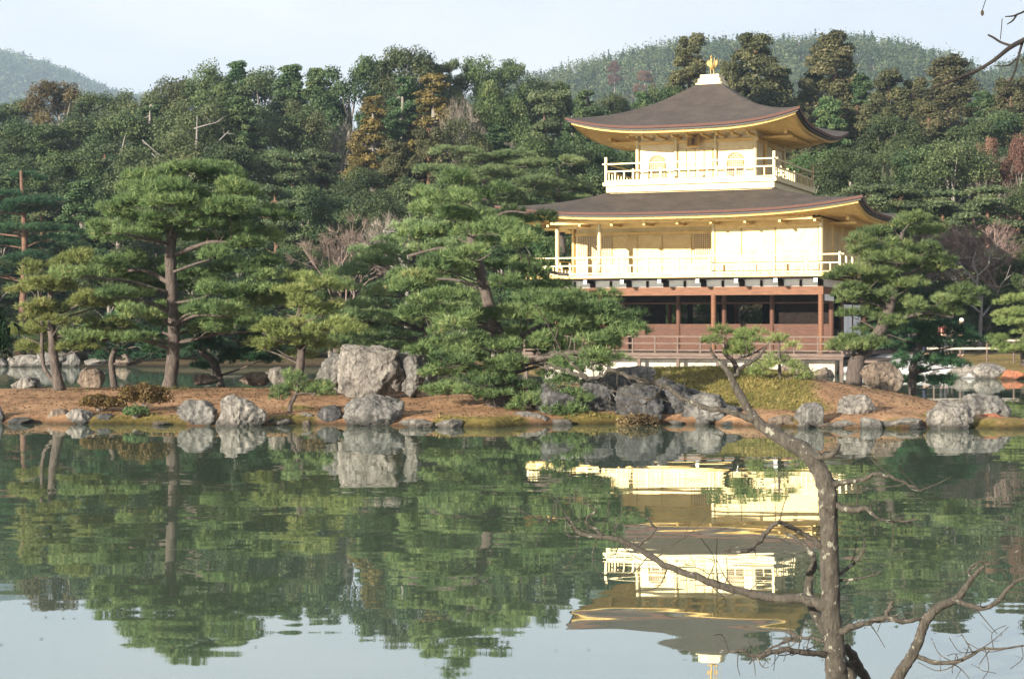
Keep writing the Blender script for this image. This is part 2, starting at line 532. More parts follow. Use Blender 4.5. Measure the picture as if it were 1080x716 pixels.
RGZ = [EYE + (342 - y) * RY / F - 12.5 for p, y in RGP]
LGP = [(-900, 60), (-300, 45), (-80, 40), (0, 51), (30, 56), (60, 64), (90, 76), (120, 90), (150, 100), (220, 104), (300, 130), (500, 220), (2500, 300)]
LY = 2400.0
LGX = [(p - 540) * LY / F for p, y in LGP]
LGZ = [EYE + (342 - y) * LY / F - 24 for p, y in LGP]

def wob(x, y):
    return (np.sin(x * 1.7 + y * 0.9) + np.sin(x * 0.63 - y * 1.31 + 1.7) + 0.6 * np.sin(x * 3.9 + 2.1 * y) + 0.4 * np.sin(7.3 * x - 5.1 * y)) / 3.0

def ground_z(x, y):
    x = np.asarray(x, float); y = np.asarray(y, float)
    z = np.full(np.broadcast(x, y).shape, -0.7)
    # near bank under the camera
    z = np.maximum(z, 0.42 - 0.5 * smooth01((y - 7.2) / 2.6) - 0.62 * smooth01((y - 8.8) / 1.6))
    # the long island
    fr = np.interp(x, WLX, WLY) + 0.12 * np.sin(x * 2.3) + 0.07 * np.sin(x * 6.1 + 1)
    bk = np.interp(x, BKX, BKY) + 0.3 * np.sin(x * 1.1)
    cr = np.interp(x, CRX, CRZ)
    d = y - fr
    bank = 0.20 * (1 - np.exp(-np.maximum(d, 0) / 0.18))
    isl = bank + (cr - 0.2) * smooth01(d / 5.2)
    e = bk - y
    isl = isl * smooth01(e / 1.6 + 0.15) + 0.022 * wob(x * 2, y * 2) * smooth01(d / 0.6)
    inside = np.minimum(d, e)
    isl = np.where(inside > 0, isl, np.maximum(-0.7, inside * 0.9))
    z = np.maximum(z, isl)
    # far shore and the wooded slope
    fs = np.interp(x, FSX, FSY) + 0.25 * np.sin(x * 1.3)
    d = y - fs
    land = 0.28 * (1 - np.exp(-np.maximum(d, 0) / 0.25)) + 0.03 * np.clip(d, 0, 14) + 0.05 * wob(x, y) * smooth01(d / 2)
    slope = 0.14 * np.clip(y - 95, 0, 90)
    rz = np.interp(x, RGX, RGZ)
    lz = np.interp(x, LGX, LGZ)
    t1 = smooth01((y - 470) / (RY - 470))
    hill = slope + np.maximum(rz - 13.4, 0) * t1 * np.where(y > RY, np.clip(1 - (y - RY) / 700, 0.3, 1), 1)
    t2 = smooth01((y - 1100) / (LY - 1100))
    hill = np.maximum(hill, slope + np.maximum(lz - 13.4, 0) * t2)
    land = land + hill
    land = np.where(d > 0, land, np.maximum(-0.7, d * 0.9))
    return np.maximum(z, land)

def gz(x, y):
    return float(ground_z(x, y))

def grid_lines(parts):
    o = []
    for a, b, s in parts:
        o += list(np.arange(a, b, s))
    return np.array(o)

gx = grid_lines([(-1500, -300, 40), (-300, -60, 10), (-60, -20, 1.5), (-20, 24, 0.2), (24, 60, 1.5), (60, 300, 10), (300, 1501, 40)])
gy = grid_lines([(-30, 4, 2), (4, 11, 0.35), (11, 34, 2), (34, 47, 0.14), (47, 57, 1), (57, 80, 0.35), (80, 200, 2.5), (200, 1000, 14), (1000, 3201, 40)])
X, Y = np.meshgrid(gx, gy)
Z = ground_z(X, Y)
nx, ny = len(gx), len(gy)
V = np.stack([X, Y, Z], -1).reshape(-1, 3)
ii = np.arange((ny - 1) * nx).reshape(ny - 1, nx)[:, :-1].ravel()
Q = np.stack([ii, ii + 1, ii + 1 + nx, ii + nx], -1)
me = bpy.data.meshes.new('ground')
me.vertices.add(len(V)); me.vertices.foreach_set('co', V.ravel().astype(np.float32))
me.loops.add(Q.size); me.loops.foreach_set('vertex_index', Q.ravel().astype(np.int32))
me.polygons.add(len(Q)); me.polygons.foreach_set('loop_start', np.arange(0, Q.size, 4, dtype=np.int32))
me.polygons.foreach_set('use_smooth', np.ones(len(Q), dtype=bool))

def moss_at(x, y):
    fr = np.interp(x, WLX, WLY)
    a = smooth01((x - 2.6) / 1.2) * smooth01((7.4 - x) / 1.6) * smooth01((y - fr - 0.5) / 1.2)     # grass mound
    b = smooth01((1.1 - (y - fr)) / 0.9) * smooth01((wob(x * 1.1, y * 0.7) + 0.25) / 0.5)           # mossy water's edge
    b = np.maximum(b, 0.85 * smooth01((wob(x * 0.55 + 3, y * 0.8) + wob(x * 1.7, y * 1.5 + 2) * 0.5 - 0.42) / 0.5) * smooth01((y - fr - 0.2) / 0.5))
    c = smooth01((y - 55) / 4) * 0.5
    return np.clip(np.maximum(np.maximum(a, b * 0.6), c) + 0.18 * wob(x * 2.2, y * 2.2), 0, 1)
gravel = smooth01((V[:, 0] - 13.2) / 0.8) * smooth01((20 - V[:, 0]) / 2.5) * smooth01((V[:, 1] - 65) / 1.5) * smooth01((86 - V[:, 1]) / 3)
wood_floor = np.where(V[:, 0] < 4, smooth01((V[:, 1] - 80) / 5), smooth01((V[:, 1] - 76) / 8))
for nm, val in (('moss', moss_at(V[:, 0], V[:, 1])), ('gravel', gravel), ('litter', wood_floor)):
    a = me.attributes.new(nm, 'FLOAT', 'POINT')
    a.data.foreach_set('value', val.astype(np.float32))
me.update(calc_edges=True)

def ground_mat():
    m, n, p, o = new_mat('earth_and_moss')
    f = noise_tex(n, 1.3, 8, 0.7)
    g = noise_tex(n, 9, 6, 0.75)
    soil = ramp(n, f, [(0.3, (0.13, 0.078, 0.046)), (0.5, (0.275, 0.165, 0.098)), (0.75, (0.40, 0.265, 0.165))])
    spk = ramp(n, g, [(0.3, (0.62, 0.58, 0.52)), (0.6, (1.12, 1.1, 1.05))])
    c = mixc(n, 1.0, soil.outputs[0], spk.outputs[0], 'MULTIPLY')
    mossn = ramp(n, g, [(0.3, (0.06, 0.054, 0.018)), (0.5, (0.145, 0.115, 0.034)), (0.7, (0.25, 0.19, 0.07))])
    def att(nm):
        return N(n, 'ShaderNodeAttribute', attribute_name=nm).outputs['Fac']
    def noisy(fac, lo, hi):
        s = N(n, 'ShaderNodeMath', operation='MULTIPLY_ADD')
        n.links.new(f, s.inputs[0]); s.inputs[1].default_value = 0.7
        n.links.new(fac, s.inputs[2])
        r = N(n, 'ShaderNodeMapRange')
        r.inputs['From Min'].default_value = lo; r.inputs['From Max'].default_value = hi
        n.links.new(s.outputs[0], r.inputs['Value'])
        return r.outputs[0]
    c = mixc(n, noisy(att('moss'), 0.62, 0.9), c, mossn.outputs[0])
    gr = ramp(n, g, [(0.3, (0.36, 0.36, 0.37)), (0.7, (0.62, 0.61, 0.60))])
    c = mixc(n, noisy(att('gravel'), 0.7, 0.95), c, gr.outputs[0])
    li = ramp(n, g, [(0.3, (0.035, 0.028, 0.016)), (0.7, (0.10, 0.075, 0.04))])
    c = mixc(n, noisy(att('litter'), 0.6, 1.0), c, li.outputs[0])
    # wet rim along the bank, with undercut shade painted into its dark colour
    ge = n.nodes.new('ShaderNodeNewGeometry')
    sp = n.nodes.new('ShaderNodeSeparateXYZ')
    n.links.new(ge.outputs['Position'], sp.inputs[0])
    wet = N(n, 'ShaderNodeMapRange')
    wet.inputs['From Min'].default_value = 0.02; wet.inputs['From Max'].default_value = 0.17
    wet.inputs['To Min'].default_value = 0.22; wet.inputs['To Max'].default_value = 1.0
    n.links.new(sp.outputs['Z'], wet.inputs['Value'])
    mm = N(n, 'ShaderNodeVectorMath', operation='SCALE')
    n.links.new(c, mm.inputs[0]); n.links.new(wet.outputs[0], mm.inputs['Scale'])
    n.links.new(mm.outputs[0], p.inputs['Base Color'])
    p.inputs['Roughness'].default_value = 0.95
    p.inputs['Specular IOR Level'].default_value = 0.15
    bump(n, p, g, 0.8, 0.05)
    return m
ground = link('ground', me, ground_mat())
tag(ground, kind='structure')

# water
def water_mat():
    m, n, p, o = new_mat('calm_green_pond_water')
    t = n.nodes.new('ShaderNodeTexCoord')
    mpn = N(n, 'ShaderNodeMapping'); mpn.inputs['Scale'].default_value = (0.75, 1.35, 1)
    n.links.new(t.outputs['Object'], mpn.inputs[0])
    a = N(n, 'ShaderNodeTexNoise'); a.inputs['Scale'].default_value = 0.8; a.inputs['Detail'].default_value = 2.0; a.inputs['Roughness'].default_value = 0.45
    n.links.new(mpn.outputs[0], a.inputs['Vector'])
    b = N(n, 'ShaderNodeTexNoise'); b.inputs['Scale'].default_value = 0.16; b.inputs['Detail'].default_value = 3
    n.links.new(mpn.outputs[0], b.inputs['Vector'])
    # breeze: ripples are stronger in some patches
    pr = N(n, 'ShaderNodeMapRange'); pr.inputs['From Min'].default_value = 0.35; pr.inputs['From Max'].default_value = 0.7
    pr.inputs['To Min'].default_value = 0.35; pr.inputs['To Max'].default_value = 1.5
    n.links.new(b.outputs['Fac'], pr.inputs['Value'])
    mu = N(n, 'ShaderNodeMath', operation='MULTIPLY')
    n.links.new(a.outputs['Fac'], mu.inputs[0]); n.links.new(pr.outputs[0], mu.inputs[1])
    bp = n.nodes.new('ShaderNodeBump'); bp.inputs['Strength'].default_value = 1.0; bp.inputs['Distance'].default_value = 0.0042
    n.links.new(mu.outputs[0], bp.inputs['Height'])
    gl = n.nodes.new('ShaderNodeBsdfGlossy'); gl.inputs['Roughness'].default_value = 0.012
    gl.inputs['Color'].default_value = (0.93, 0.96, 0.96, 1)
    n.links.new(bp.outputs[0], gl.inputs['Normal'])
    df = n.nodes.new('ShaderNodeBsdfDiffuse'); df.inputs['Color'].default_value = (0.070, 0.098, 0.066, 1)
    fz = n.nodes.new('ShaderNodeFresnel'); fz.inputs['IOR'].default_value = 1.33
    ff = N(n, 'ShaderNodeMapRange'); ff.inputs['From Min'].default_value = 0.05; ff.inputs['From Max'].default_value = 0.65
    ff.inputs['To Min'].default_value = 0.42; ff.inputs['To Max'].default_value = 0.78
    n.links.new(fz.outputs[0], ff.inputs['Value'])
    ms = n.nodes.new('ShaderNodeMixShader')
    n.links.new(ff.outputs[0], ms.inputs[0]); n.links.new(df.outputs[0], ms.inputs[1]); n.links.new(gl.outputs[0], ms.inputs[2])
    n.links.new(ms.outputs[0], o.inputs[0])
    n.nodes.remove(p)
    return m
w = MB()
w.face([(-420, -30, 0), (420, -30, 0), (420, 84, 0), (-420, 84, 0)])
tag(w.build('water', water_mat()), kind='structure')

# ------------------------------------------------------------------ pavilion
BA = R(-22.3)
BC = Vector((9.34, 79.67, 0))
pav = empty('pavilion', BC, BA)
tag(pav, 'golden three storey temple pavilion with brown shingled roofs standing at the water edge', 'pavilion')

def roof_grid(hx_in, hy_in, hx, hy, z_in, z_out, up, curve, n=22, m=28, lift=0.0, upw=3.2):
    """rows of points from the inner rectangle to the eaves, all round"""
    rows = []
    for i in range(n + 1):
        t = i / n
        ax, ay = hx_in + (hx - hx_in) * t, hy_in + (hy - hy_in) * t
        g = 1 - t
        zz = z_out + (z_in - z_out) * ((1 - curve) * g + curve * g * g) + lift
        row = []
        for sgn in range(4):
            for k in range(m):
                s = -1 + 2 * k / m
                c = abs(s)
                zu = up * (c ** upw) * t ** 2.0
                fl = 1 + 0.02 * c ** 4 * t
                x, y = [(s * ax, -ay), (ax, s * ay), (-s * ax, ay), (-ax, -s * ay)][sgn]
                row.append((x * fl, y * fl, zz + zu))
        rows.append(row)
    return rows

def rows_mesh(mb, rows, flip=False):
    b = len(mb.v)
    k = len(rows[0])
    for r in rows: mb.v += r
    for i in range(len(rows) - 1):
        for j in range(k):
            j2 = (j + 1) % k
            q = (b + i * k + j, b + (i + 1) * k + j, b + (i + 1) * k + j2, b + i * k + j2)
            mb.f.append(q[::-1] if flip else q)

def make_roof(name, hin, hout, z_in, z_out, up, curve, wall, wall_z, thick=0.2, ridge_cap=True):
    hx_in, hy_in = hin; hx, hy = hout
    rows = roof_grid(hx_in, hy_in, hx, hy, z_in, z_out, up, curve)
    mb = MB(); rows_mesh(mb, rows)
    ro = mb.build(name, M['shingle'], pav, smooth=True)
    edge = rows[-1]
    sc = lambda row, k, dz: [(x * (1 - k / hx), y * (1 - k / hy), z + dz) for x, y, z in row]
    mb = MB(); rows_mesh(mb, [edge, sc(edge, 0.03, -thick * 0.55)]); 
    mb.build('shingle_edge', M['roofedge'], ro)
    mb = MB(); rows_mesh(mb, [sc(edge, 0.03, -thick * 0.55), sc(edge, 0.10, -thick * 0.58), sc(edge, 0.10, -thick * 1.0), sc(edge, 0.22, -thick * 1.02)])
    mb.build('eave_board', M['blackedge'], ro)
    # golden fascia and soffit below
    e2 = sc(edge, 0.22, -thick * 1.02)
    e3 = sc(edge, 0.24, -thick * 1.02 - 0.10)
    e4 = sc(edge, 0.36, -thick * 1.02 - 0.11)
    mb = MB(); rows_mesh(mb, [e2, e3, e4])
    mb.build('fascia', M['gold'], ro)
    e5 = sc(edge, 0.36, -thick * 1.02 - 0.03)
    wx, wy = wall
    m = len(edge) // 4
    inner = []
    for sgn in range(4):
        for k in range(m):
            s = -1 + 2 * k / m
            x, y = [(s * wx, -wy), (wx, s * wy), (-s * wx, wy), (-wx, -s * wy)][sgn]
            inner.append((x, y, wall_z))
    mb = MB()
    mid = [tuple(a * 0.5 + b * 0.5 for a, b in zip(p, q)) for p, q in zip(e5, inner)]
    rows_mesh(mb, [e4, e5, mid, inner])
    so_ = mb.build('soffit', M['gold_soffit'], ro)
    # rafters: one mesh, a pattern under the soffit
    mb = MB()
    for sgn in range(4):
        for k in range(0, m):
            for h in (0, 0.5):
                j = sgn * m + k
                j2 = (j + 1) % len(edge)
                lp = lambda r_: Vector(r_[j]) * (1 - h) + Vector(r_[j2]) * h
                a, b2 = lp(e5), lp(inner)
                a.z -= 0.05; b2.z -= 0.05
                mb.bar(a, b2, 0.07, 0.09)
    mb.build('rafters', M['gold_soffit'], ro)
    # row of bracket blocks carrying the eaves purlin
    mb = MB()
    px_, py_ = wx + (hx - wx) * 0.55, wy + (hy - wy) * 0.55
    for sg in (-1, 1):
        mb.box(-wx * 0.98, wx * 0.98, sg * py_ - 0.06, sg * py_ + 0.06, wall_z - 0.30, wall_z - 0.16)
        mb.box(sg * px_ - 0.06, sg * px_ + 0.06, -wy * 0.98, wy * 0.98, wall_z - 0.30, wall_z - 0.16)
    mb.build('purlin', M['gold'], ro)
    for sg in (-1, 1):
        for k in np.linspace(-wx, wx, 9):
            mb = MB()
            mb.box(k - 0.05, k + 0.05, min(sg * wy, sg * (py_ + 0.12)), max(sg * wy, sg * (py_ + 0.12)), wall_z - 0.40, wall_z - 0.302)
            mb.build('bracket_arm', M['gold'], ro)
        for k in np.linspace(-wy, wy, 7)[1:-1]:
            mb = MB()
            mb.box(min(sg * wx, sg * (px_ + 0.12)), max(sg * wx, sg * (px_ + 0.12)), k - 0.05, k + 0.05, wall_z - 0.40, wall_z - 0.302)
            mb.build('bracket_arm', M['gold'], ro)
    return ro

# --- ground floor
HX, HY = 6.05, 4.40          # half plan of the lower two storeys at the columns
IN = 2.15                    # depth of the open porch
def part(name, mat, *boxes, parent=pav, bevel=0.0):
    mb = MB()
    for b in boxes: mb.box(*b)
    return mb.build(name, mat, parent, bevel=bevel)

DX, DY = HX + 1.25, HY + 1.25
part('stone_base', M['foundation'], (-HX - 0.4, HX + 0.7, -HY - 0.55, HY + 0.5, -0.6, 0.56))
for k in np.linspace(-DX + 0.15, DX - 0.15, 9):
    part('deck_post', M['greywood'], (k - 0.07, k + 0.07, -DY + 0.12, -DY + 0.26, -0.5, 0.60))
part('deck', M['greywood'], (-DX, DX, -DY, DY, 0.72, 0.85), (-DX + 0.06, DX - 0.06, -DY + 0.06, -DY + 0.2, 0.60, 0.717))
part('lower_step_deck', M['greywood'], (DX + 0.02, DX + 1.3, -DY + 0.5, 3.0, 0.48, 0.58), (DX + 0.1, DX + 0.2, -DY + 0.6, -DY + 0.7, -0.4, 0.477), (DX + 1.1, DX + 1.2, -DY + 0.6, -DY + 0.7, -0.4, 0.477))

def railing(name, mat, hx, hy, z, heights, post_h, step, post_w=0.07, corner_h=None, sides=(0, 1, 2, 3), bal=None, rail_t=0.06):
    """railing round a storey: rails in one mesh per side, every post its own piece"""
    rl = MB()
    cs = [(-hx, -hy), (hx, -hy), (hx, hy), (-hx, hy)]
    root = None
    posts = []
    for sd in sides:
        a, b = Vector((*cs[sd], 0)), Vector((*cs[(sd + 1) % 4], 0))
        d = (b - a).normalized()
        ext = 0.0
        for h in heights:
            p, q = a.copy(), b.copy()
            p.z = q.z = z + h
            if h == heights[-1]:
                p -= d * 0.18; q += d * 0.18
            rl.bar(p, q, rail_t, rail_t)
        n_ = max(2, round((b - a).length / step))
        for k in range(n_ + 1):
            posts.append((a + (b - a) * k / n_, k in (0, n_)))
        if bal:
            m_ = max(2, round((b - a).length / bal))
            for k in range(1, m_):
                c = a + (b - a) * k / m_
                rl.box(c.x - 0.025, c.x + 0.025, c.y - 0.025, c.y + 0.025, z, z + heights[-2])
    root = rl.build(name, mat, pav)
    seen = set()
    for c, corner in posts:
        key = (round(c.x, 2), round(c.y, 2))
        if key in seen: continue
        seen.add(key)
        h = (corner_h or post_h) if corner else post_h
        w_ = post_w * (1.25 if corner else 1)
        mb = MB().box(c.x - w_ / 2, c.x + w_ / 2, c.y - w_ / 2, c.y + w_ / 2, z, z + h)
        mb.build('post', mat, root)
    return root
railing('deck_railing', M['greywood'], DX - 0.1, DY - 0.1, 0.85, (0.12, 0.42, 0.72), 0.72, 1.0, 0.07, 0.8, sides=(0, 1))

# columns of the ground floor: front row, inner row
def column(x, y, z0, z1, r, mat, name='column'):
    mb = MB().tube([(x, y, z0), (x, y, z1)], r, 12)
    return mb.build(name, mat, pav, smooth=False)
for x in (-HX, -4.02, 1.30, HX):
    column(x, -HY, 0.85, 3.45, 0.115, M['beam'])
for x in (-4.05, -0.95, 1.20, 3.4, HX):
    column(x, -HY + IN, 0.85, 3.6, 0.11, M['wood'])
for x in (-HX, -3.4, 0.0, 3.4, HX):
    column(x, HY, 0.85, 3.6, 0.11, M['wood'])
for y in (0.0, 2.2):
    column(HX, y, 0.85, 3.6, 0.11, M['wood'])
    column(-HX, y, 0.85, 3.6, 0.11, M['wood'])
part('main_beam', M['beam'], (-HX - 0.3, HX + 0.12, -HY - 0.10, -HY + 0.10, 3.38, 3.74))
part('side_beam', M['beam'], (HX - 0.1, HX + 0.1, -HY + 0.102, HY, 3.42, 3.70))
part('side_beam', M['beam'], (-HX - 0.1, -HX + 0.1, -HY + 0.102, HY, 3.42, 3.70))
part('lintel', M['wood'], (-HX + 0.12, HX - 0.12, -HY + IN - 0.04, -HY + IN + 0.04, 3.02, 3.09))
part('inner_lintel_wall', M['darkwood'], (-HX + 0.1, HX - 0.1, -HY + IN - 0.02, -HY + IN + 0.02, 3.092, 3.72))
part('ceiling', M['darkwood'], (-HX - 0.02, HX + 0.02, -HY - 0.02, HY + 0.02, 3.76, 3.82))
part('floor', M['greywood'], (-HX + 0.1, HX - 0.1, -HY + 0.1, HY - 0.1, 0.853, 0.90))
# low boarded wall between the inner columns
mb = MB()
for k in range(11):
    z = 0.92 + k * 0.103
    mb.box(-HX + 0.1, HX + 0.0, -HY + IN - 0.05, -HY + IN - 0.02, z, z + 0.085)
mb.box(-HX + 0.1, HX, -HY + IN - 0.018, -HY + IN + 0.02, 0.905, 2.04)
mb.box(-HX + 0.1, HX, -HY + IN - 0.07, -HY + IN + 0.03, 2.043, 2.11)
mb.build('low_board_wall', M['wood'], pav)
# back of the hall: dark boards with openings to the trees behind
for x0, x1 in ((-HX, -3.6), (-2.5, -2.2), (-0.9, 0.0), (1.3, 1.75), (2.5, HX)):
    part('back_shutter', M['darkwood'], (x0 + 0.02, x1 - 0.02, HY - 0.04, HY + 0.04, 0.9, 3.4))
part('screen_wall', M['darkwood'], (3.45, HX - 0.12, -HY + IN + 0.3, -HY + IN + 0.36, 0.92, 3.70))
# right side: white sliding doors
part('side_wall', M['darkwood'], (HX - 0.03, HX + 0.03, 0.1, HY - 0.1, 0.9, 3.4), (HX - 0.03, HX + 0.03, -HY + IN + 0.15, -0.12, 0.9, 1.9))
for y0 in (0.2, 1.25, 2.35, 3.35):
    part('white_sliding_door', M['paper'], (HX + 0.032, HX + 0.06, y0, y0 + 0.92, 1.05, 3.0))
part('side_plaster', M['plaster'], (HX + 0.101, HX + 0.12, -HY + 0.25, -HY + IN, 3.12, 3.40))
# plaster frieze with stub posts and projecting beam ends
part('plaster_frieze', M['plaster'], (-HX, HX, -HY - 0.03, -HY + 0.03, 3.745, 4.06), (HX - 0.03, HX + 0.03, -HY + 0.035, HY, 3.72, 4.06), (-HX - 0.03, -HX + 0.03, -HY + 0.035, HY, 3.72, 4.06))
for i, x in enumerate(np.linspace(-HX, HX, 15)):
    big = i % 2 == 0
    ww = 0.12 if big else 0.05
    part('frieze_post', M['darkwood'], (x - ww, x + ww, -HY - 0.09, -HY - 0.033, 3.748, 4.02))
    if big:
        part('beam_end', M['darkwood'], (x - 0.075, x + 0.075, -HY - 1.05, -HY - 0.095, 3.93, 4.06))
        part('white_beam_tip', M['paper'], (x - 0.08, x + 0.08, -HY - 1.075, -HY - 1.052, 3.90, 4.065))
# --- second floor
BX, BY = HX + 1.12, HY + 1.12
part('balcony', M['gold'], (-BX, BX, -BY, BY, 4.14, 4.27))
part('balcony_beam', M['darkwood'], (-BX + 0.05, BX - 0.05, -BY + 0.05, -BY + 0.18, 4.065, 4.137), (BX - 0.18, BX - 0.05, -BY + 0.182, BY - 0.1, 4.065, 4.137))
railing('balcony_railing', M['gold_pale'], BX - 0.1, BY - 0.1, 4.27, (0.08, 0.44, 0.80), 0.80, 1.42, 0.075, 0.9, bal=0.4, rail_t=0.055)
for x in (-HX, -4.02, 1.30, HX):
    column(x, -HY, 4.27, 6.62, 0.10, M['gold_pale'])
for y in (-HY + IN, 0.0, 2.2, HY):
    column(HX, y, 4.27, 6.62, 0.10, M['gold'])
    column(-HX, y, 4.27, 6.62, 0.10, M['gold'])
# right-hand room at the front: three smooth gold panels
for x0, x1 in ((1.36, 2.55), (2.57, 4.07), (4.09, HX - 0.10)):
    part('gold_panel', M['gold_panel'], (x0, x1, -HY - 0.03, -HY + 0.03, 4.30, 6.30), bevel=0.008)
part('head_beam', M['gold'], (1.25, HX + 0.08, -HY - 0.06, -HY + 0.06, 6.303, 6.42))
part('frieze', M['gold'], (-HX, HX, -HY - 0.04, -HY + 0.04, 6.423, 6.70))
part('return_wall', M['gold'], (1.27, 1.33, -HY + 0.12, -HY + IN - 0.05, 4.28, 6.7))
# recessed wall of the porch
yw = -HY + IN
part('porch_wall', M['gold_panel'], (-HX + 0.1, 1.26, yw, yw + 0.06, 4.275, 6.7))
for x0, x1 in ((-4.75, -4.1), (-4.05, -2.9), (-2.86, -1.7), (-1.66, -0.3)):
    part('porch_panel', M['gold_panel'], (x0 + 0.03, x1 - 0.03, yw - 0.04, yw - 0.003, 4.45, 6.2), bevel=0.008)
part('porch_beam', M['gold'], (-HX + 0.1, 1.26, yw - 0.07, yw - 0.003, 6.22, 6.34), (-HX + 0.1, 1.26, yw - 0.07, yw - 0.003, 5.10, 5.16))
def lattice(x0, x1, z0, z1, y, nx_, nz_):
    o = part('lattice_window', M['gold_grille'], (x0, x1, y - 0.012, y - 0.004, z0, z1))
    mb = MB()
    for k in range(nx_ + 1):
        x = x0 + (x1 - x0) * k / nx_
        mb.box(x - 0.014, x + 0.014, y - 0.05, y - 0.013, z0, z1)
    for k in range(nz_ + 1):
        z = z0 + (z1 - z0) * k / nz_
        mb.box(x0, x1, y - 0.040, y - 0.0135, z - 0.012, z + 0.012)
    mb.build('grille', M['gold_pale'], o)
lattice(-HX + 0.2, -4.82, 5.18, 6.2, yw, 12, 11)
lattice(-4.72, -4.2, 5.18, 6.2, yw - 0.04, 6, 11)
lattice(-0.22, 1.2, 5.18, 6.2, yw, 14, 11)
part('side_wall_upper', M['gold'], (HX - 0.04, HX + 0.02, yw + 0.05, HY - 0.05, 4.28, 6.7), (HX - 0.04, HX + 0.02, -HY + 0.1, yw - 0.05, 4.28, 6.7), (-HX - 0.02, -HX + 0.04, yw + 0.08, HY - 0.05, 4.28, 6.7), (-HX + 0.05, HX - 0.05, HY - 0.05, HY + 0.02, 4.28, 6.7))
for y0, y1 in ((-HY + 0.2, -3.3), (-3.2, yw - 0.15), (yw + 0.2, -1.1), (-1.0, 0.0), (0.15, 2.1)):
    part('side_panel', M['gold_panel'], (HX + 0.022, HX + 0.05, y0, y1, 4.4, 6.2))
make_roof('lower_roof', (3.7, 3.5), (HX + 2.05, HY + 2.05), 8.16, 6.98, 0.46, 0.35, (HX, HY), 6.86)
# --- third floor
T = 2.75
part('upper_plinth', M['gold_pale'], (-3.75, 3.75, -3.75, 3.75, 7.6, 8.36))
part('upper_balcony', M['gold_pale'], (-4.0, 4.0, -4.0, 4.0, 8.363, 8.52), (-3.88, 3.88, -3.88, 3.88, 8.08, 8.36))
railing('upper_railing', M['gold_pale'], 3.88, 3.88, 8.52, (0.07, 0.50, 0.84), 0.60, 1.3, 0.085, 1.15, bal=0.42)
part('upper_wall', M['gold_upper'], (-T + 0.05, T - 0.05, -T + 0.05, T - 0.05, 8.52, 10.9))
for x in (-T, -0.92, 0.92, T):
    for y in (-T, T):
        column(x, y, 8.52, 10.75, 0.095, M['gold_pale'])
for y in (-0.92, 0.92):
    for x in (-T, T):
        column(x, y, 8.52, 10.75, 0.095, M['gold'])
part('upper_sill_beam', M['gold_pale'], (-T, T, -T - 0.02, -T + 0.047, 8.523, 8.70), (T - 0.047, T + 0.02, -T + 0.05, T, 8.523, 8.70))
part('upper_head_beam', M['gold'], (-T - 0.15, T + 0.15, -T - 0.05, -T + 0.047, 10.28, 10.42), (T - 0.047, T + 0.05, -T + 0.05, T, 10.28, 10.42))
# panelled doors in the middle bay
for x0, x1 in ((-0.80, -0.42), (-0.40, -0.01), (0.01, 0.40), (0.42, 0.80)):
    d_ = part('panelled_door', M['gold_panel'], (x0, x1, -T - 0.035, -T + 0.046, 8.72, 10.02), bevel=0.006)
    for z in (8.74, 9.12, 9.40, 9.72, 9.98):
        mb = MB().box(x0 + 0.01, x1 - 0.01, -T - 0.06, -T - 0.037, z - 0.02, z + 0.02)
        mb.build('door_rail', M['gold_pale'], d_)
# bell-shaped windows
def bell_window(cx):
    wv, zb, zt = 0.36, 8.78, 9.78
    o = []
    for k in range(25):
        t = -1 + 2 * k / 24
        a = t * math.pi / 2
        o.append((wv * math.sin(a) * (1.0 + 0.0 * abs(t)), zt - 0.42 + 0.42 * math.cos(a) ** 0.7))
    outl = [(-wv - 0.05, zb)] + o + [(wv + 0.05, zb)]
    mb = MB(); mb.face([(cx + x, -T + 0.02, z) for x, z in outl])
    win = mb.build('bell_window', M['window_paper'], pav)
    mb = MB()
    mb.tube([(cx + x, -T + 0.0, z) for x, z in outl], 0.035, 6)
    mb.build('window_frame', M['gold_panel'], win)
    mb = MB()
    for k in range(1, 8):
        x = -wv + 2 * wv * k / 8
        zz = zt - 0.42 + 0.42 * math.cos(math.asin(max(-1, min(1, x / wv)))) ** 0.7
        mb.box(cx + x - 0.012, cx + x + 0.012, -T - 0.012, -T + 0.012, zb, zz)
    for z in np.arange(zb + 0.1, zt - 0.1, 0.11):
        mb.box(cx - wv * 0.93, cx + wv * 0.93, -T - 0.008, -T + 0.008, z - 0.01, z + 0.01)
    mb.build('window_grille', M['gold_grille'], win)
bell_window(-1.83)
bell_window(1.83)
make_roof('upper_roof', (0.58, 0.58), (5.25, 5.25), 13.26, 10.86, 0.54, 0.52, (T, T), 10.86, 0.2)
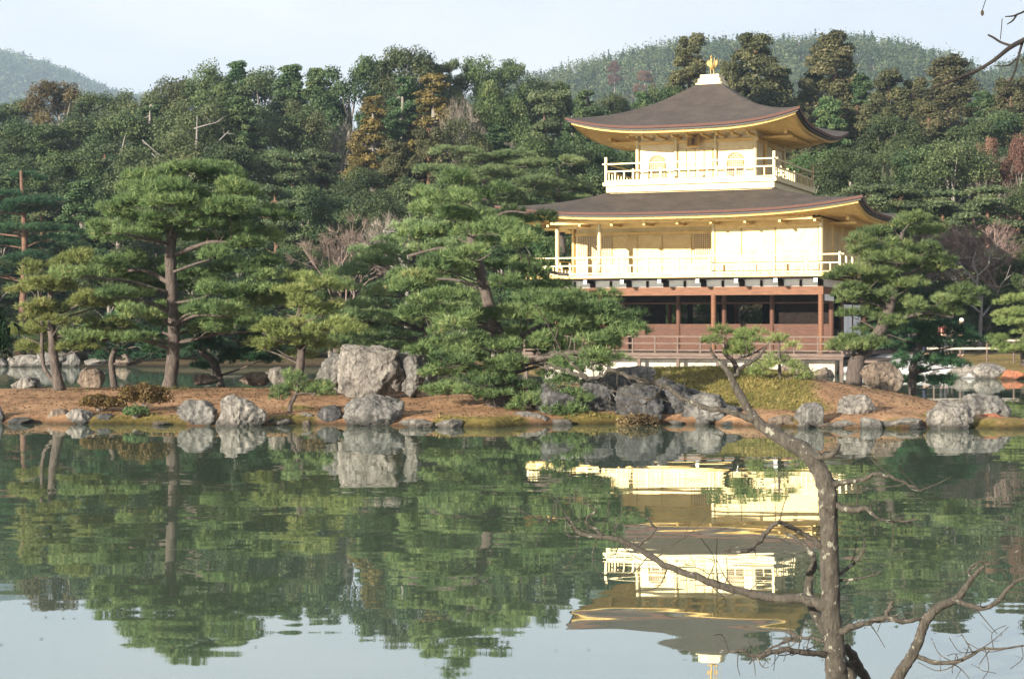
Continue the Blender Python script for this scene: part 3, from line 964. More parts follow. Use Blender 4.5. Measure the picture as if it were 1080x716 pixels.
# hanging name board with its three characters
pl = MB()
pl.box(-0.22, 0.22, -0.03, 0.03, -0.55, 0.0)
plq = pl.build('name_board', M['gold_grille'], pav, bevel=0.01)
plq.location = (0.0, -T - 0.28, 10.62)
plq.rotation_euler = (R(-20), 0, 0)
fr_ = MB()
for b in ((-0.27, -0.221, -0.05, 0.03, -0.60, 0.05), (0.221, 0.27, -0.05, 0.03, -0.60, 0.05), (-0.22, 0.22, -0.05, 0.03, 0.002, 0.05), (-0.22, 0.22, -0.05, 0.03, -0.60, -0.552)):
    fr_.box(*b)
fr_.build('board_frame', M['gold'], plq)
try:
    for k, ch in enumerate('究竟頂'):
        cu = bpy.data.curves.new('board_lettering', 'FONT')
        cu.body = ch
        cu.size = 0.17
        cu.align_x = 'CENTER'
        cu.extrude = 0.004
        tmp = bpy.data.objects.new('lettering_outline', cu)
        COL.objects.link(tmp)
        bpy.context.view_layer.update()
        tme_ = bpy.data.meshes.new_from_object(tmp.evaluated_get(bpy.context.evaluated_depsgraph_get()))
        bpy.data.objects.remove(tmp)
        t_ = link('board_lettering', tme_)
        tme_.materials.clear()
        tme_.materials.append(M['darkwood'])
        t_.parent = plq
        t_.location = (0, -0.036, -0.17 - 0.165 * k)
        t_.rotation_euler = (R(90), 0, 0)
except Exception:
    pass
# roof cap and the bird on top
cap = MB()
cap.box(-0.63, 0.63, -0.63, 0.63, 13.16, 13.30)
cap.box(-0.54, 0.54, -0.54, 0.54, 13.302, 13.50)
cap.box(-0.46, 0.46, -0.46, 0.46, 13.502, 13.70)
capo = cap.build('roof_cap', M['gold_pale'], pav, bevel=0.02)
bird = MB()
bz = 13.70
for sx in (-0.07, 0.07):
    p_, r_ = spline([(sx, -0.02, bz, 0.022), (sx, 0.02, bz + 0.16, 0.02), (sx * 0.9, -0.02, bz + 0.30, 0.035)], 4)
    bird.tube(p_, r_, 6)
p_, r_ = spline([(0, 0.26, bz + 0.36, 0.03), (0, 0.12, bz + 0.38, 0.09), (0, -0.04, bz + 0.42, 0.13), (0, -0.14, bz + 0.52, 0.085), (0, -0.13, bz + 0.66, 0.05), (0, -0.12, bz + 0.76, 0.045), (0, -0.16, bz + 0.84, 0.055), (0, -0.26, bz + 0.82, 0.012)], 5)
bird.tube(p_, r_, 8)
for k in range(3):
    p_, r_ = spline([(0, -0.13, bz + 0.86, 0.012), (0, -0.10 + 0.03 * k, bz + 0.93, 0.012), (0, -0.05 + 0.05 * k, bz + 0.96, 0.004)], 3)
    bird.tube(p_, r_, 5)
phx = bird.build('phoenix_statue', M['gold'], capo, smooth=True)
for sx in (-1, 1):
    wg = MB()
    for k in range(6):
        a = R(38 + 10 * k)
        ln = 0.36 - 0.025 * abs(k - 2)
        p0 = Vector((sx * 0.10, -0.02 + 0.02 * k, bz + 0.44))
        p1 = p0 + Vector((sx * math.cos(a) * ln * 0.62, 0.04, math.sin(a) * ln))
        pm = (p0 + p1) / 2 + Vector((sx * 0.05, 0, -0.02))
        p_, r_ = spline([(*p0, 0.022), (*pm, 0.024), (*p1, 0.006)], 4)
        wg.tube(p_, r_, 5)
    wg.build('wing', M['gold'], capo, smooth=True)
tl = MB()
for k in range(5):
    a = -0.5 + k * 0.25
    p_, r_ = spline([(0, 0.22, bz + 0.36, 0.03), (a * 0.25, 0.36, bz + 0.5 + 0.05 * (2 - abs(k - 2)), 0.03), (a * 0.6, 0.40, bz + 0.78 + 0.07 * (2 - abs(k - 2)), 0.008)], 4)
    tl.tube(p_, r_, 5)
tl.build('tail', M['gold'], capo, smooth=True)

# ------------------------------------------------------------------ rocks
def rock(px, py, w, h, label, mat='rock', Y=None, deep=0.75, seed=0, tilt=0.0, group='boulders along the island bank', cuts=11, name='boulder', sink=0.3, rough=1.15, faces=()):
    """a boulder whose foot is at photo pixel (px,py), w by h pixels as seen, at depth Y (else on the waterline)"""
    if Y is None:
        Y = 3780 / (py - 342)
    wm, hm = w * Y / F, h * Y / F
    rs = random.Random(seed * 77 + 5)
    import bmesh
    bm = bmesh.new()
    bmesh.ops.create_icosphere(bm, subdivisions=5 if w > 30 else 4, radius=1.0)
    planes = []
    for k in range(cuts):
        v = Vector((rs.gauss(0, 1), rs.gauss(0, 1), rs.gauss(0, 0.8))).normalized()
        planes.append((v, rs.uniform(0.52, 0.86)))
    planes += [(Vector(f[:3]).normalized(), f[3]) for f in faces]
    off = Vector((rs.uniform(0, 50), rs.uniform(0, 50), rs.uniform(0, 50)))
    for v in bm.verts:
        c = v.co
        for n_, d_ in planes:
            e = c.dot(n_) - d_
            if e > 0: c = c - n_ * e * 0.92
        nn = c.normalized()
        a = noise.fractal(nn * 1.6 + off, 0.9, 2.1, 4) * 0.10
        b = abs(noise.noise(nn * 4.2 + off)) * 0.10
        d3 = noise.fractal(nn * 9 + off, 0.8, 2.2, 3) * 0.035
        v.co = c + nn * (a - b + d3) * rough
    xs = [v.co.x for v in bm.verts]; zs = [v.co.z for v in bm.verts]; ys = [v.co.y for v in bm.verts]
    ex, ey = (max(xs) - min(xs)), (max(ys) - min(ys))
    ct, st = math.cos(tilt), math.sin(tilt)
    hh = hm * (1 + sink)
    for v in bm.verts:
        x, y, z = v.co
        x, z = x * ct - z * st, x * st + z * ct
        v.co = ((x) / ex * wm, y / ey * wm * deep, z)
    zs = [v.co.z for v in bm.verts]; z0, z1 = min(zs), max(zs)
    for v in bm.verts:
        v.co.z = (v.co.z - z0) / (z1 - z0) * hh - hm * sink
    me = bpy.data.meshes.new(name)
    bm.to_mesh(me); bm.free()
    me.polygons.foreach_set('use_smooth', [True] * len(me.polygons))
    p = at(px, py, Y)
    o = link(name, me, M[mat])
    o.location = (p.x, p.y + wm * deep * 0.3, p.z)
    tag(o, label, 'boulder', group)
    return o

rock(390, 409, 76, 46, 'tall flat topped pale grey boulder, largest on the island', 'rock_pale', 38.5, 0.6, 1, cuts=3, faces=((0.12, 0, 1, 0.5), (-1, 0, 0.12, 0.62), (1, 0, 0.2, 0.66), (0, -1, 0.15, 0.6), (-0.3, -1, 0, 0.62)))
rock(350, 404, 36, 33, 'darker grey rock leaning against the left side of the tall flat topped boulder', 'rock', 39.5, 0.7, 2)
rock(430, 409, 44, 40, 'stained grey rock against the right side of the tall flat topped boulder', 'rock', 38.8, 0.7, 3)
rock(208, 449, 46, 28, 'striped grey boulder at the waterline, left of a touching pair below the tall straight pine', 'rock', None, 0.7, 4)
rock(250, 450, 56, 34, 'rounded grey boulder at the waterline, right of a touching pair below the tall straight pine', 'rock_pale', None, 0.7, 5)
rock(396, 449, 66, 33, 'lichen spotted grey boulder at the waterline in front of the tall flat topped boulder', 'rock', None, 0.7, 6)
rock(348, 447, 30, 20, 'small dark rock at the waterline beside the dwarf pine', 'rock_dark_and_shaded', None, 0.8, 7)
rock(322, 447, 20, 12, 'pale little stone at the foot of the dwarf pine', 'rock_pale', None, 0.8, 8)
rock(441, 451, 40, 9, 'long flat stone at the waterline left of the leaning pine', 'rock_pale', None, 0.8, 9)
rock(476, 451, 30, 9, 'short flat stone at the waterline left of the leaning pine', 'rock_pale', None, 0.8, 10)
rock(60, 446, 28, 15, 'low grey stone at the waterline below the twin trunk pine', 'rock_brown', None, 0.8, 11)
rock(85, 447, 36, 16, 'rounded pinkish stone at the waterline left of the bronze azalea', 'rock_pale', None, 0.8, 12)
rock(108, 447, 24, 11, 'dark wet stone at the waterline below the bronze azalea', 'rock_dark_and_shaded', None, 0.8, 13)
rock(20, 447, 26, 7, 'small flat stone in the water at the left edge', 'rock_dark_and_shaded', None, 0.8, 14)
rock(-4, 446, 18, 20, 'dark rock cut by the left edge of the photo', 'rock_dark_and_shaded', None, 0.8, 15)
rock(121, 446, 12, 6, 'tiny pale stone beside the dark wet stone below the azalea', 'rock_pale', None, 0.8, 16)
rock(95, 409, 28, 23, 'pointed brown grey rock behind the twin trunk pine', 'rock_brown', 43.5, 0.7, 17, cuts=7)
rock(25, 409, 36, 12, 'low wide rock on the back edge of the island at far left', 'rock_pale', 44, 0.7, 18)
FS = 'rocks along the far left shore'
rock(22, 388, 40, 14, 'big pale rock on the far left shore, behind the twin trunk pine', 'rock_pale', 84.4, 0.7, 19, group=FS)
rock(50, 388, 44, 20, 'dark faced rock in the middle of the far left shore group', 'rock', 84.4, 0.7, 20, group=FS)
rock(74, 387, 20, 17, 'rounded grey rock at the right end of the far left shore group', 'rock', 84.4, 0.7, 21, group=FS)
rock(-2, 388, 20, 12, 'grey rock on the far left shore at the photo edge', 'rock', 84.4, 0.7, 22, group=FS)
rock(98, 386, 26, 9, 'low pale rock on the far shore left of the tall straight pine', 'rock_pale', 84.4, 0.7, 23, group=FS)
rock(128, 386, 22, 13, 'mossy rock on the far shore just left of the tall pine trunk', 'rock_brown', 84.4, 0.7, 24, group=FS)
rock(215, 404, 30, 10, 'low rock on the back of the island right of the tall pine trunk', 'rock_brown', 43.6, 0.8, 25)
rock(268, 404, 36, 12, 'brown rock on the back of the island left of the pale round pine', 'rock_brown', 43.6, 0.8, 26)
rock(294, 403, 20, 16, 'white topped stone under the pale round pine', 'rock_pale', 42.5, 0.8, 27)
# the crag in the middle: shade of the pine put into dark rock colours
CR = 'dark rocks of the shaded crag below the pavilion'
rock(598, 448, 70, 44, 'overhanging rock coloured dark for shade beside the leaning pine roots', 'rock_dark_and_shaded', 36.4, 0.9, 31, group=CR)
rock(640, 448, 66, 56, 'tall black rock in the shaded crag, left end', 'rock_dark_and_shaded', 36.7, 0.9, 32, group=CR)
rock(674, 448, 52, 44, 'crumbling dark rock in the middle of the shaded crag', 'rock_dark_and_shaded', 36.1, 0.8, 33, group=CR, rough=1.5)
rock(705, 448, 62, 50, 'dark grey lichened rock in the right half of the shaded crag', 'rock_dark_and_shaded', 36.5, 0.9, 34, group=CR, rough=1.5)
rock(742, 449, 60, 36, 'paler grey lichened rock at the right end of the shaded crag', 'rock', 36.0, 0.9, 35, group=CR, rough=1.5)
rock(772, 449, 34, 22, 'low dark rock where the shaded crag meets the grass', 'rock_dark_and_shaded', 35.9, 0.9, 36, group=CR)
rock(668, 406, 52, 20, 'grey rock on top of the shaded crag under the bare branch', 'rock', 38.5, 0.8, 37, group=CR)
rock(722, 426, 46, 22, 'small jagged rock at the grass edge above the shaded crag', 'rock_dark_and_shaded', 37.4, 0.8, 38, group=CR, rough=1.5)
rock(555, 448, 40, 14, 'sandy low rock at the waterline under the leaning pine', 'rock_pale', None, 0.9, 39)
# right end of the island
rock(827, 450, 32, 12, 'low brown stone at the waterline below the small young pine', 'rock_brown', None, 0.8, 41)
rock(857, 451, 30, 27, 'upright rounded grey boulder at the waterline right of the small young pine', 'rock', None, 0.8, 42)
rock(903, 449, 44, 34, 'white streaked slanting boulder on the red mound', 'rock_pale', 35.4, 0.6, 43, tilt=-0.6, cuts=6)
rock(893, 451, 42, 9, 'flat slab at the waterline left of the slanting boulder', 'rock_pale', None, 0.8, 44)
rock(955, 452, 52, 11, 'long flat slab at the waterline left of the island tip', 'rock_pale', None, 0.7, 45)
rock(919, 452, 24, 12, 'stone at the waterline under the slanting boulder', 'rock', None, 0.8, 46)
rock(1003, 452, 56, 30, 'broad pale boulder at the island tip, left of the pair', 'rock_pale', None, 0.7, 47)
rock(1038, 449, 52, 34, 'big domed grey boulder at the island tip, right of the pair', 'rock', 35.9, 0.8, 48)
rock(1047, 451, 38, 15, 'rust red stone at the foot of the domed boulder', 'rock_rust', 35.0, 0.7, 49)
rock(930, 409, 46, 28, 'brown boulder behind the leaning trunk of the right pine', 'rock_brown', 42.2, 0.7, 50, cuts=7)
ers = random.Random(77)
for k in range(34):
    px = -10 + k * 31.5 + ers.uniform(-14, 14)
    yy = float(np.interp(px, [p for p, y in WL], [y for p, y in WL])) + ers.uniform(-1.0, 0.8)
    rock(px, yy, ers.uniform(9, 22), ers.uniform(3.5, 8), 'small half sunken stone along the island waterline', ers.choice(('rock', 'rock_dark_and_shaded', 'rock_brown', 'rock_pale')), None, 0.8, 200 + k, group='small stones along the waterline', name='stone')
# stones at the pavilion's foot and on the right bank
PB = 'stones on the bank right of the pavilion'
rock(838, 400, 36, 18, 'pale stone at the right foot of the pavilion deck', 'rock_brown', 68, 0.7, 51, group=PB)
rock(868, 401, 34, 14, 'brown low stone below the pavilion deck corner', 'rock_brown', 68, 0.7, 52, group=PB)
rock(1016, 399, 34, 14, 'white faced rock on the right bank below the wooden fence', 'rock_pale', 66.6, 0.7, 53, group=PB)
rock(1044, 399, 40, 16, 'large pale rock on the right bank nearest the photo edge', 'rock_pale', 66.0, 0.7, 54, group=PB)
rock(1070, 400, 26, 10, 'red brown stone on the right bank at the photo edge', 'rock_rust', 64.6, 0.7, 55, group=PB)
rock(990, 400, 24, 11, 'grey rock on the right bank behind the dark low pine', 'rock', 67.6, 0.7, 56, group=PB)
rock(955, 398, 30, 8, 'flat stone at the end of the gravel path', 'rock_pale', 69.6, 0.7, 57, group=PB)

# ------------------------------------------------------------------ foliage makers
def unit(n_):
    v = rng.normal(size=(n_, 3))
    return v / np.linalg.norm(v, axis=1, keepdims=True)

def needle_tris(pos, up, tint, n_needles, length, width, spread):
    """tufts of needles: pos (n,3) tuft roots, up (n,3) their direction"""
    n_ = len(pos)
    P = np.repeat(pos, n_needles, 0)
    U = np.repeat(up, n_needles, 0)
    d = U + spread * unit(n_ * n_needles)
    d /= np.linalg.norm(d, axis=1, keepdims=True)
    ln = length * rng.uniform(0.65, 1.2, (n_ * n_needles, 1))
    sd = np.cross(d, unit(n_ * n_needles))
    sd /= np.linalg.norm(sd, axis=1, keepdims=True) + 1e-9
    P = P + U * rng.uniform(-0.25, 0.2, (n_ * n_needles, 1)) * length
    a = P - sd * width / 2
    b = P + sd * width / 2
    c = P + d * ln
    c[:, 2] -= 0.12 * ln[:, 0] * rng.uniform(0, 1, n_ * n_needles)
    V = np.stack([a, b, c], 1).reshape(-1, 3)
    T = np.clip(np.repeat(tint, n_needles) + rng.normal(0, 0.07, n_ * n_needles), 0, 1)
    return V, T

def puff_points(c, r, density):
    """tuft roots over the domed top and ragged sides of a puff of needles"""
    n_ = max(6, int(density * math.pi * r[0] * r[1]))
    q = unit(n_)
    q[:, 2] = np.abs(q[:, 2]) * 1.0 - 0.25 * (rng.uniform(0, 1, n_) < 0.35) * rng.uniform(0, 1, n_)
    rad = rng.uniform(0.55, 1.05, (n_, 1))
    pos = np.array(c) + q * rad * np.array(r)
    up = q * 0.75 + np.array([0, 0, 0.75])
    up /= np.linalg.norm(up, axis=1, keepdims=True)
    return pos, up

def leaf_quads(pos, nrm, tint, size, jitter=0.8, aspect=1.6):
    n_ = len(pos)
    d = nrm + jitter * unit(n_)
    d /= np.linalg.norm(d, axis=1, keepdims=True)
    a = np.cross(d, unit(n_)); a /= np.linalg.norm(a, axis=1, keepdims=True) + 1e-9
    b = np.cross(d, a)
    s = size * rng.uniform(0.6, 1.35, (n_, 1))
    a = a * s * aspect / 2
    b = b * s / 2
    V = np.stack([pos - a, pos - b * 0.9 + a * 0.1, pos + a, pos + b * 0.9 - a * 0.1], 1).reshape(-1, 3)
    return V

def inside(poly, x, y):
    c = False
    j = len(poly) - 1
    for i in range(len(poly)):
        xi, yi = poly[i]; xj, yj = poly[j]
        if (yi > y) != (yj > y) and x < (xj - xi) * (y - yi) / (yj - yi) + xi:
            c = not c
        j = i
    return c

def pine(name, label, Y, trunks, outline, row=17, hw=(24, 40), hh=9, dY=1.6, needles='needle', bark='bark_pine', dens=150, n_needles=13, nl=0.15, nw=0.014, extra=(), group=None, depth_bias=0.0, keep=0.86, seed=1, bare=None, cat='pine tree'):
    """a garden pine: trunk lines and crown outline in photo pixels at depth Y; the crown is built of flat layered pads at their own depths"""
    rs = random.Random(seed)
    b0 = at(trunks[0][0][0], trunks[0][0][1], Y)
    gzz = gz(b0.x, b0.y)
    base = Vector((b0.x, b0.y, gzz))
    root = empty(name, base)
    tag(root, label, cat, group)
    tm = MB()
    axis = []
    for ti, tr in enumerate(trunks):
        pts = []
        for k, q in enumerate(tr):
            dy = q[3] if len(q) > 3 else 0.0
            p = at(q[0], q[1], Y + dy)
            pts.append((p.x - base.x, p.y - base.y, p.z - base.z, q[2] * Y / F / 2))
        if ti == 0:
            pts[0] = (pts[0][0], pts[0][1], -0.12, pts[0][3] * 1.15)
        if ti:
            pts = [(x, y, z, r * 0.62) for x, y, z, r in pts]
        P_, R_ = spline(pts, 6)
        tm.tube(P_, R_, 10, rough=0.25)
        axis += list(zip(P_, R_))
    pads = []
    ys = [p[1] for p in outline]
    y = min(ys) + row * 0.35
    while y < max(ys):
        xs = np.arange(min(p[0] for p in outline), max(p[0] for p in outline), (hw[0] + hw[1]) * 0.52)
        for x in xs:
            px = x + rs.uniform(-12, 12)
            py = y + rs.uniform(-0.4, 0.4) * row
            if inside(outline, px, py) and rs.random() < keep:
                q = (px, py, rs.uniform(*hw), hh * rs.uniform(0.75, 1.3), rs.uniform(-1, 1) * dY + depth_bias)
                if bare and py > bare[1] and abs(px - bare[0]) < q[2] + 6:
                    if rs.random() < 0.45 and abs(px - bare[0]) > 14:
                        q = (bare[0] + math.copysign(q[2] + 9, px - bare[0]),) + q[1:]
                    else:
                        q = q[:4] + (0.9 + abs(q[4]) * 0.6,)
                pads.append(q)
        y += row
    pads += list(extra)
    Vs, Ts = [], []
    for (px, py, w_, h_, dy) in pads:
        c = at(px, py, Y + dy) - base
        rx, rz = w_ * Y / F, h_ * Y / F
        ry = rx * rs.uniform(0.65, 0.95)
        # limb from the trunk
        cand = [(p, r) for p, r in axis if p.z < c.z + 0.1 and p.z > 0.25] or axis
        p, r = min(cand, key=lambda q: (q[0] - c).length + 0.5 * abs(q[0].z - (c.z - 0.35)))
        mid = (p + c) / 2 + Vector((rs.uniform(-.12, .12), rs.uniform(-.12, .12), rs.uniform(-0.12, 0.16)))
        ln = (c - p).length
        r0 = min(r * 0.4, 0.012 + 0.016 * ln)
        q_, rr_ = spline([(*p, r0), (*mid, r0 * 0.75), (c.x, c.y, c.z - rz * 0.25, r0 * 0.4)], 5)
        tm.tube(q_, rr_, 6, rough=0.2)
        padtint = rs.gauss(0.45, 0.1)
        npf = max(4, int(rx * ry * 9) + 3)
        for k in range(npf):
            a = rs.uniform(0, 6.283); ra = math.sqrt(rs.random()) * 0.86
            pr = rs.uniform(0.26, 0.42) * min(1.0, 0.55 + rx * 0.45) * (1.15 - 0.35 * ra)
            pc = Vector((c.x + math.cos(a) * ra * rx, c.y + math.sin(a) * ra * ry, c.z + rz * (0.55 * (1 - ra * ra) - 0.25) + rs.uniform(-0.10, 0.10)))
            pp, uu = puff_points(pc, (pr, pr, max(pr * 0.62, rz * 0.55)), dens)
            V, T_ = needle_tris(pp, uu, np.clip(padtint + rng.normal(0, 0.13, len(pp)) + rs.uniform(-0.08, 0.08), 0, 0.93 if rs.random() > 0.05 else 1.0), n_needles, nl, nw, 0.85)
            Vs.append(V); Ts.append(T_)
            if k % 2 == 0:
                tm.tube([(c.x, c.y, c.z - rz * 0.25), ((c.x + pc.x) / 2, (c.y + pc.y) / 2, (c.z + pc.z) / 2 - 0.04), tuple(pc)], [r0 * 0.35, r0 * 0.25, 0.006], 4, cap=False)
    tm.build('trunk', M[bark], root, smooth=True)
    me = array_mesh('crown', np.concatenate(Vs), 3, np.concatenate(Ts))
    link('crown', me, M[needles], root)
    return root

# ---- the tall straight pine on the left of the island
pine('pine_tree', 'tall dark green pine with straight bare lower trunk on the island left of the boulders', 41.8,
     [[(178, 411, 13), (183, 370, 12.5), (182, 320, 12), (180, 258, 11), (192, 225, 8), (205, 190, 5)],
      [(181, 300, 9), (150, 285, 6, 0.6), (105, 292, 4, 1.0)], [(181, 270, 8), (225, 255, 6, -0.4), (262, 262, 4, -0.6)],
      [(190, 232, 8), (150, 215, 6, 0.3), (120, 222, 4, 0.5)], [(183, 330, 7), (225, 318, 5, 0.8), (268, 318, 3, 1.0)]],
     [(118, 222), (150, 190), (190, 176), (235, 178), (268, 205), (295, 230), (300, 275), (296, 320), (268, 356), (215, 366), (195, 330), (172, 350), (150, 376), (112, 372), (88, 330), (82, 280), (98, 245)],
     row=18, hw=(24, 40), hh=8, dY=1.7, dens=170, seed=3, keep=0.93, bare=(182, 252),
     extra=[(165, 192, 34, 8, 0.2), (202, 182, 36, 8, -0.2), (236, 188, 32, 8, 0.1), (258, 204, 30, 8, -0.4), (134, 212, 34, 8, 0.3), (120, 226, 28, 7, 0.5), (182, 236, 32, 8, -0.7), (206, 214, 34, 8, -0.7), (168, 216, 30, 8, -0.6), (106, 292, 26, 8, 1.0), (262, 260, 30, 8, -0.6), (268, 318, 28, 8, 1.0), (226, 240, 34, 8, -0.8)])
# ---- twin-trunk pine at the far left
pine('pine_tree', 'small bright green pine with two crossing trunks at the left edge of the island', 41.5,
     [[(64, 410, 11), (56, 370, 9), (54, 330, 7), (52, 290, 4)], [(60, 406, 8), (46, 385, 7, 0.2), (44, 340, 5, 0.3), (40, 305, 3, 0.3)]],
     [(14, 300), (30, 268), (62, 262), (92, 275), (108, 310), (118, 345), (98, 372), (70, 368), (40, 378), (14, 372)],
     row=14, hw=(14, 24), hh=7, dY=0.9, needles='needle_light', dens=170, seed=4, keep=0.82)
# ---- pale rounded pine behind the island
pine('pine_tree', 'pale yellow green rounded pine left of the tall flat topped boulder', 41.2,
     [[(312, 398, 10), (318, 370, 8), (314, 340, 6), (322, 305, 3)]],
     [(290, 302), (318, 286), (346, 300), (366, 328), (366, 362), (345, 388), (300, 386), (270, 374), (266, 335)],
     row=15, hw=(18, 29), hh=7, dY=1.0, needles='needle_light', dens=150, seed=5, keep=0.88)
# ---- dark pines at the back of the island, between the straight pine and the boulders
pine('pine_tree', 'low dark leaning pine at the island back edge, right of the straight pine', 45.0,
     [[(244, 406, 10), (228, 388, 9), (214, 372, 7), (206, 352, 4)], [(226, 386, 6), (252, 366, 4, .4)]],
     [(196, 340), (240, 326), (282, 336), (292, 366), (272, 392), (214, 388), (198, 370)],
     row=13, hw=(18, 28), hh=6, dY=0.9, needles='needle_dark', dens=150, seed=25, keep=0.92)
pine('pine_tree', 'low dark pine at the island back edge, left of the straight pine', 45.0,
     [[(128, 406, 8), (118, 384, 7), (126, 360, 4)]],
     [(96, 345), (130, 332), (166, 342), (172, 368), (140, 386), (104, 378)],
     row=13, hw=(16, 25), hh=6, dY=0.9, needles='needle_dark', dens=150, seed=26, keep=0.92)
pine('pine_tree', 'dark green pine behind the darker leaning rock and the pale rounded pine', 52,
     [[(352, 392, 10), (356, 350, 8), (352, 300, 5)]],
     [(326, 300), (352, 282), (384, 300), (392, 340), (380, 378), (334, 384)],
     row=15, hw=(18, 28), hh=7, dY=1.0, needles='needle', dens=130, seed=27, keep=0.92)
# ---- light feathery pine left of the leaning pine
pine('pine_tree', 'feathery light green pine right behind the tall flat topped boulder', 46,
     [[(462, 402, 11), (452, 360, 9), (440, 310, 7), (436, 262, 4)]],
     [(396, 255), (432, 236), (470, 250), (500, 285), (505, 340), (500, 392), (455, 398), (420, 376), (366, 362), (358, 322), (372, 280)],
     row=13, hw=(22, 34), hh=6, dY=1.4, needles='needle_grey', dens=130, seed=6, keep=0.88)
# ---- the big leaning pine in the middle
pine('pine_tree', 'big spreading pine leaning over the water in the middle of the island', 37.6,
     [[(517, 442, 24, -0.6), (530, 420, 20, -0.5), (536, 395, 17, 0.0), (522, 345, 14, 0.3), (510, 300, 12, 0.4), (498, 255, 9, 0.4), (490, 215, 6, 0.4)],
      [(534, 395, 12), (562, 380, 11, -0.6), (600, 372, 8, -0.9), (635, 372, 5, -1.1)],
      [(524, 350, 9), (490, 340, 7, -0.6), (455, 352, 5, -0.8)],
      [(512, 300, 9), (552, 285, 7, -0.3), (600, 290, 5, -0.5)],
      [(505, 275, 8), (470, 262, 6, 0.2), (430, 270, 4, 0.3)],
      [(528, 370, 9), (570, 345, 7, 0.9), (622, 345, 5, 1.2)],
      [(498, 250, 7), (530, 225, 5, 0.2), (560, 225, 3, 0.2)]],
     [(428, 215), (460, 190), (500, 186), (540, 205), (566, 228), (560, 262), (590, 285), (632, 310), (660, 335), (662, 362), (632, 382), (575, 392), (540, 372), (498, 372), (478, 400), (448, 388), (432, 340), (420, 300), (418, 255)],
     row=18, hw=(25, 40), hh=7, dY=1.8, dens=160, seed=7, keep=0.80,
     extra=[(480, 412, 30, 8, -0.9), (512, 404, 26, 8, -1.0), (562, 414, 34, 9, -0.8), (596, 420, 30, 9, -1.0), (585, 400, 28, 8, -0.4), (560, 428, 24, 7, -1.1), (590, 436, 26, 8, -1.2), (634, 360, 28, 10, -1.2), (470, 392, 26, 8, -0.7), (545, 388, 30, 8, -0.9), (604, 388, 28, 8, -0.9), (520, 420, 22, 7, -1.1), (640, 345, 28, 8, -0.7), (600, 318, 30, 8, -0.4), (628, 330, 30, 8, -0.9), (648, 358, 24, 8, -1.1), (632, 374, 28, 8, -1.0), (590, 340, 32, 8, -0.9), (574, 308, 28, 8, 0.4), (612, 352, 30, 8, -0.6), (640, 384, 22, 7, -1.2), (586, 364, 32, 8, -0.7), (556, 292, 28, 8, -0.5), (455, 372, 30, 8, -0.5), (450, 330, 30, 8, -0.8), (440, 300, 28, 8, -0.2)])
# ---- pine on the far shore above it
pine('pine_tree', 'grey green pine on the far shore rising behind the top of the big leaning pine', 90,
     [[(520, 335, 10), (515, 280, 8), (512, 220, 6), (508, 165, 3)], [(513, 240, 6), (545, 215, 4, 0.5)], [(514, 230, 6), (475, 205, 4, 0.5)]],
     [(445, 200), (462, 168), (495, 146), (530, 150), (565, 172), (592, 205), (590, 240), (540, 262), (470, 258), (440, 235)],
     row=13, hw=(20, 30), hh=6.5, dY=1.6, needles='needle_grey', dens=85, n_needles=12, nl=0.2, nw=0.022, seed=8, keep=0.9)
pine('pine_tree', 'grey green pine on the far shore between the big leaning pine and the lower roof', 92,
     [[(592, 335, 9), (594, 280, 7), (590, 225, 5), (588, 178, 3)]],
     [(560, 215), (580, 172), (610, 168), (628, 192), (622, 225), (608, 250), (565, 250)],
     row=13, hw=(16, 24), hh=6, dY=1.2, needles='needle_grey', dens=85, n_needles=12, nl=0.2, nw=0.022, seed=18, keep=0.85)
# ---- right pine by the pavilion
pine('pine_tree', 'curved trunk pine on the right of the island in front of the pavilion corner', 44.0,
     [[(898, 408, 17), (902, 388, 16), (914, 368, 14), (930, 345, 12), (942, 310, 10), (946, 275, 7), (952, 245, 4)],
      [(938, 320, 7), (905, 300, 5, -0.4), (885, 305, 3, -0.5)], [(943, 295, 7), (985, 280, 5, 0.3), (1012, 290, 3, 0.4)],
      [(932, 342, 6), (975, 330, 5, -0.3), (1005, 335, 3, -0.4)]],
     [(905, 246), (935, 226), (972, 232), (1005, 258), (1020, 290), (1024, 325), (985, 350), (950, 352), (905, 372), (884, 350), (874, 320), (890, 285)],
     row=15, hw=(17, 28), hh=7.5, dY=1.0, dens=165, seed=9, keep=0.84,
     extra=[(900, 362, 18, 7, -0.4), (918, 270, 24, 7, -0.5), (890, 290, 16, 6, -0.6)])
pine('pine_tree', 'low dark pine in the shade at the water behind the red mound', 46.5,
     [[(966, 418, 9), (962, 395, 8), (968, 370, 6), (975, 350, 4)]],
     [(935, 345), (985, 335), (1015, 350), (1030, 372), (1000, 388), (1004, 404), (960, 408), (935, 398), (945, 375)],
     row=13, hw=(17, 27), hh=6, dY=0.8, needles='needle_dark', dens=150, seed=10, keep=0.95)
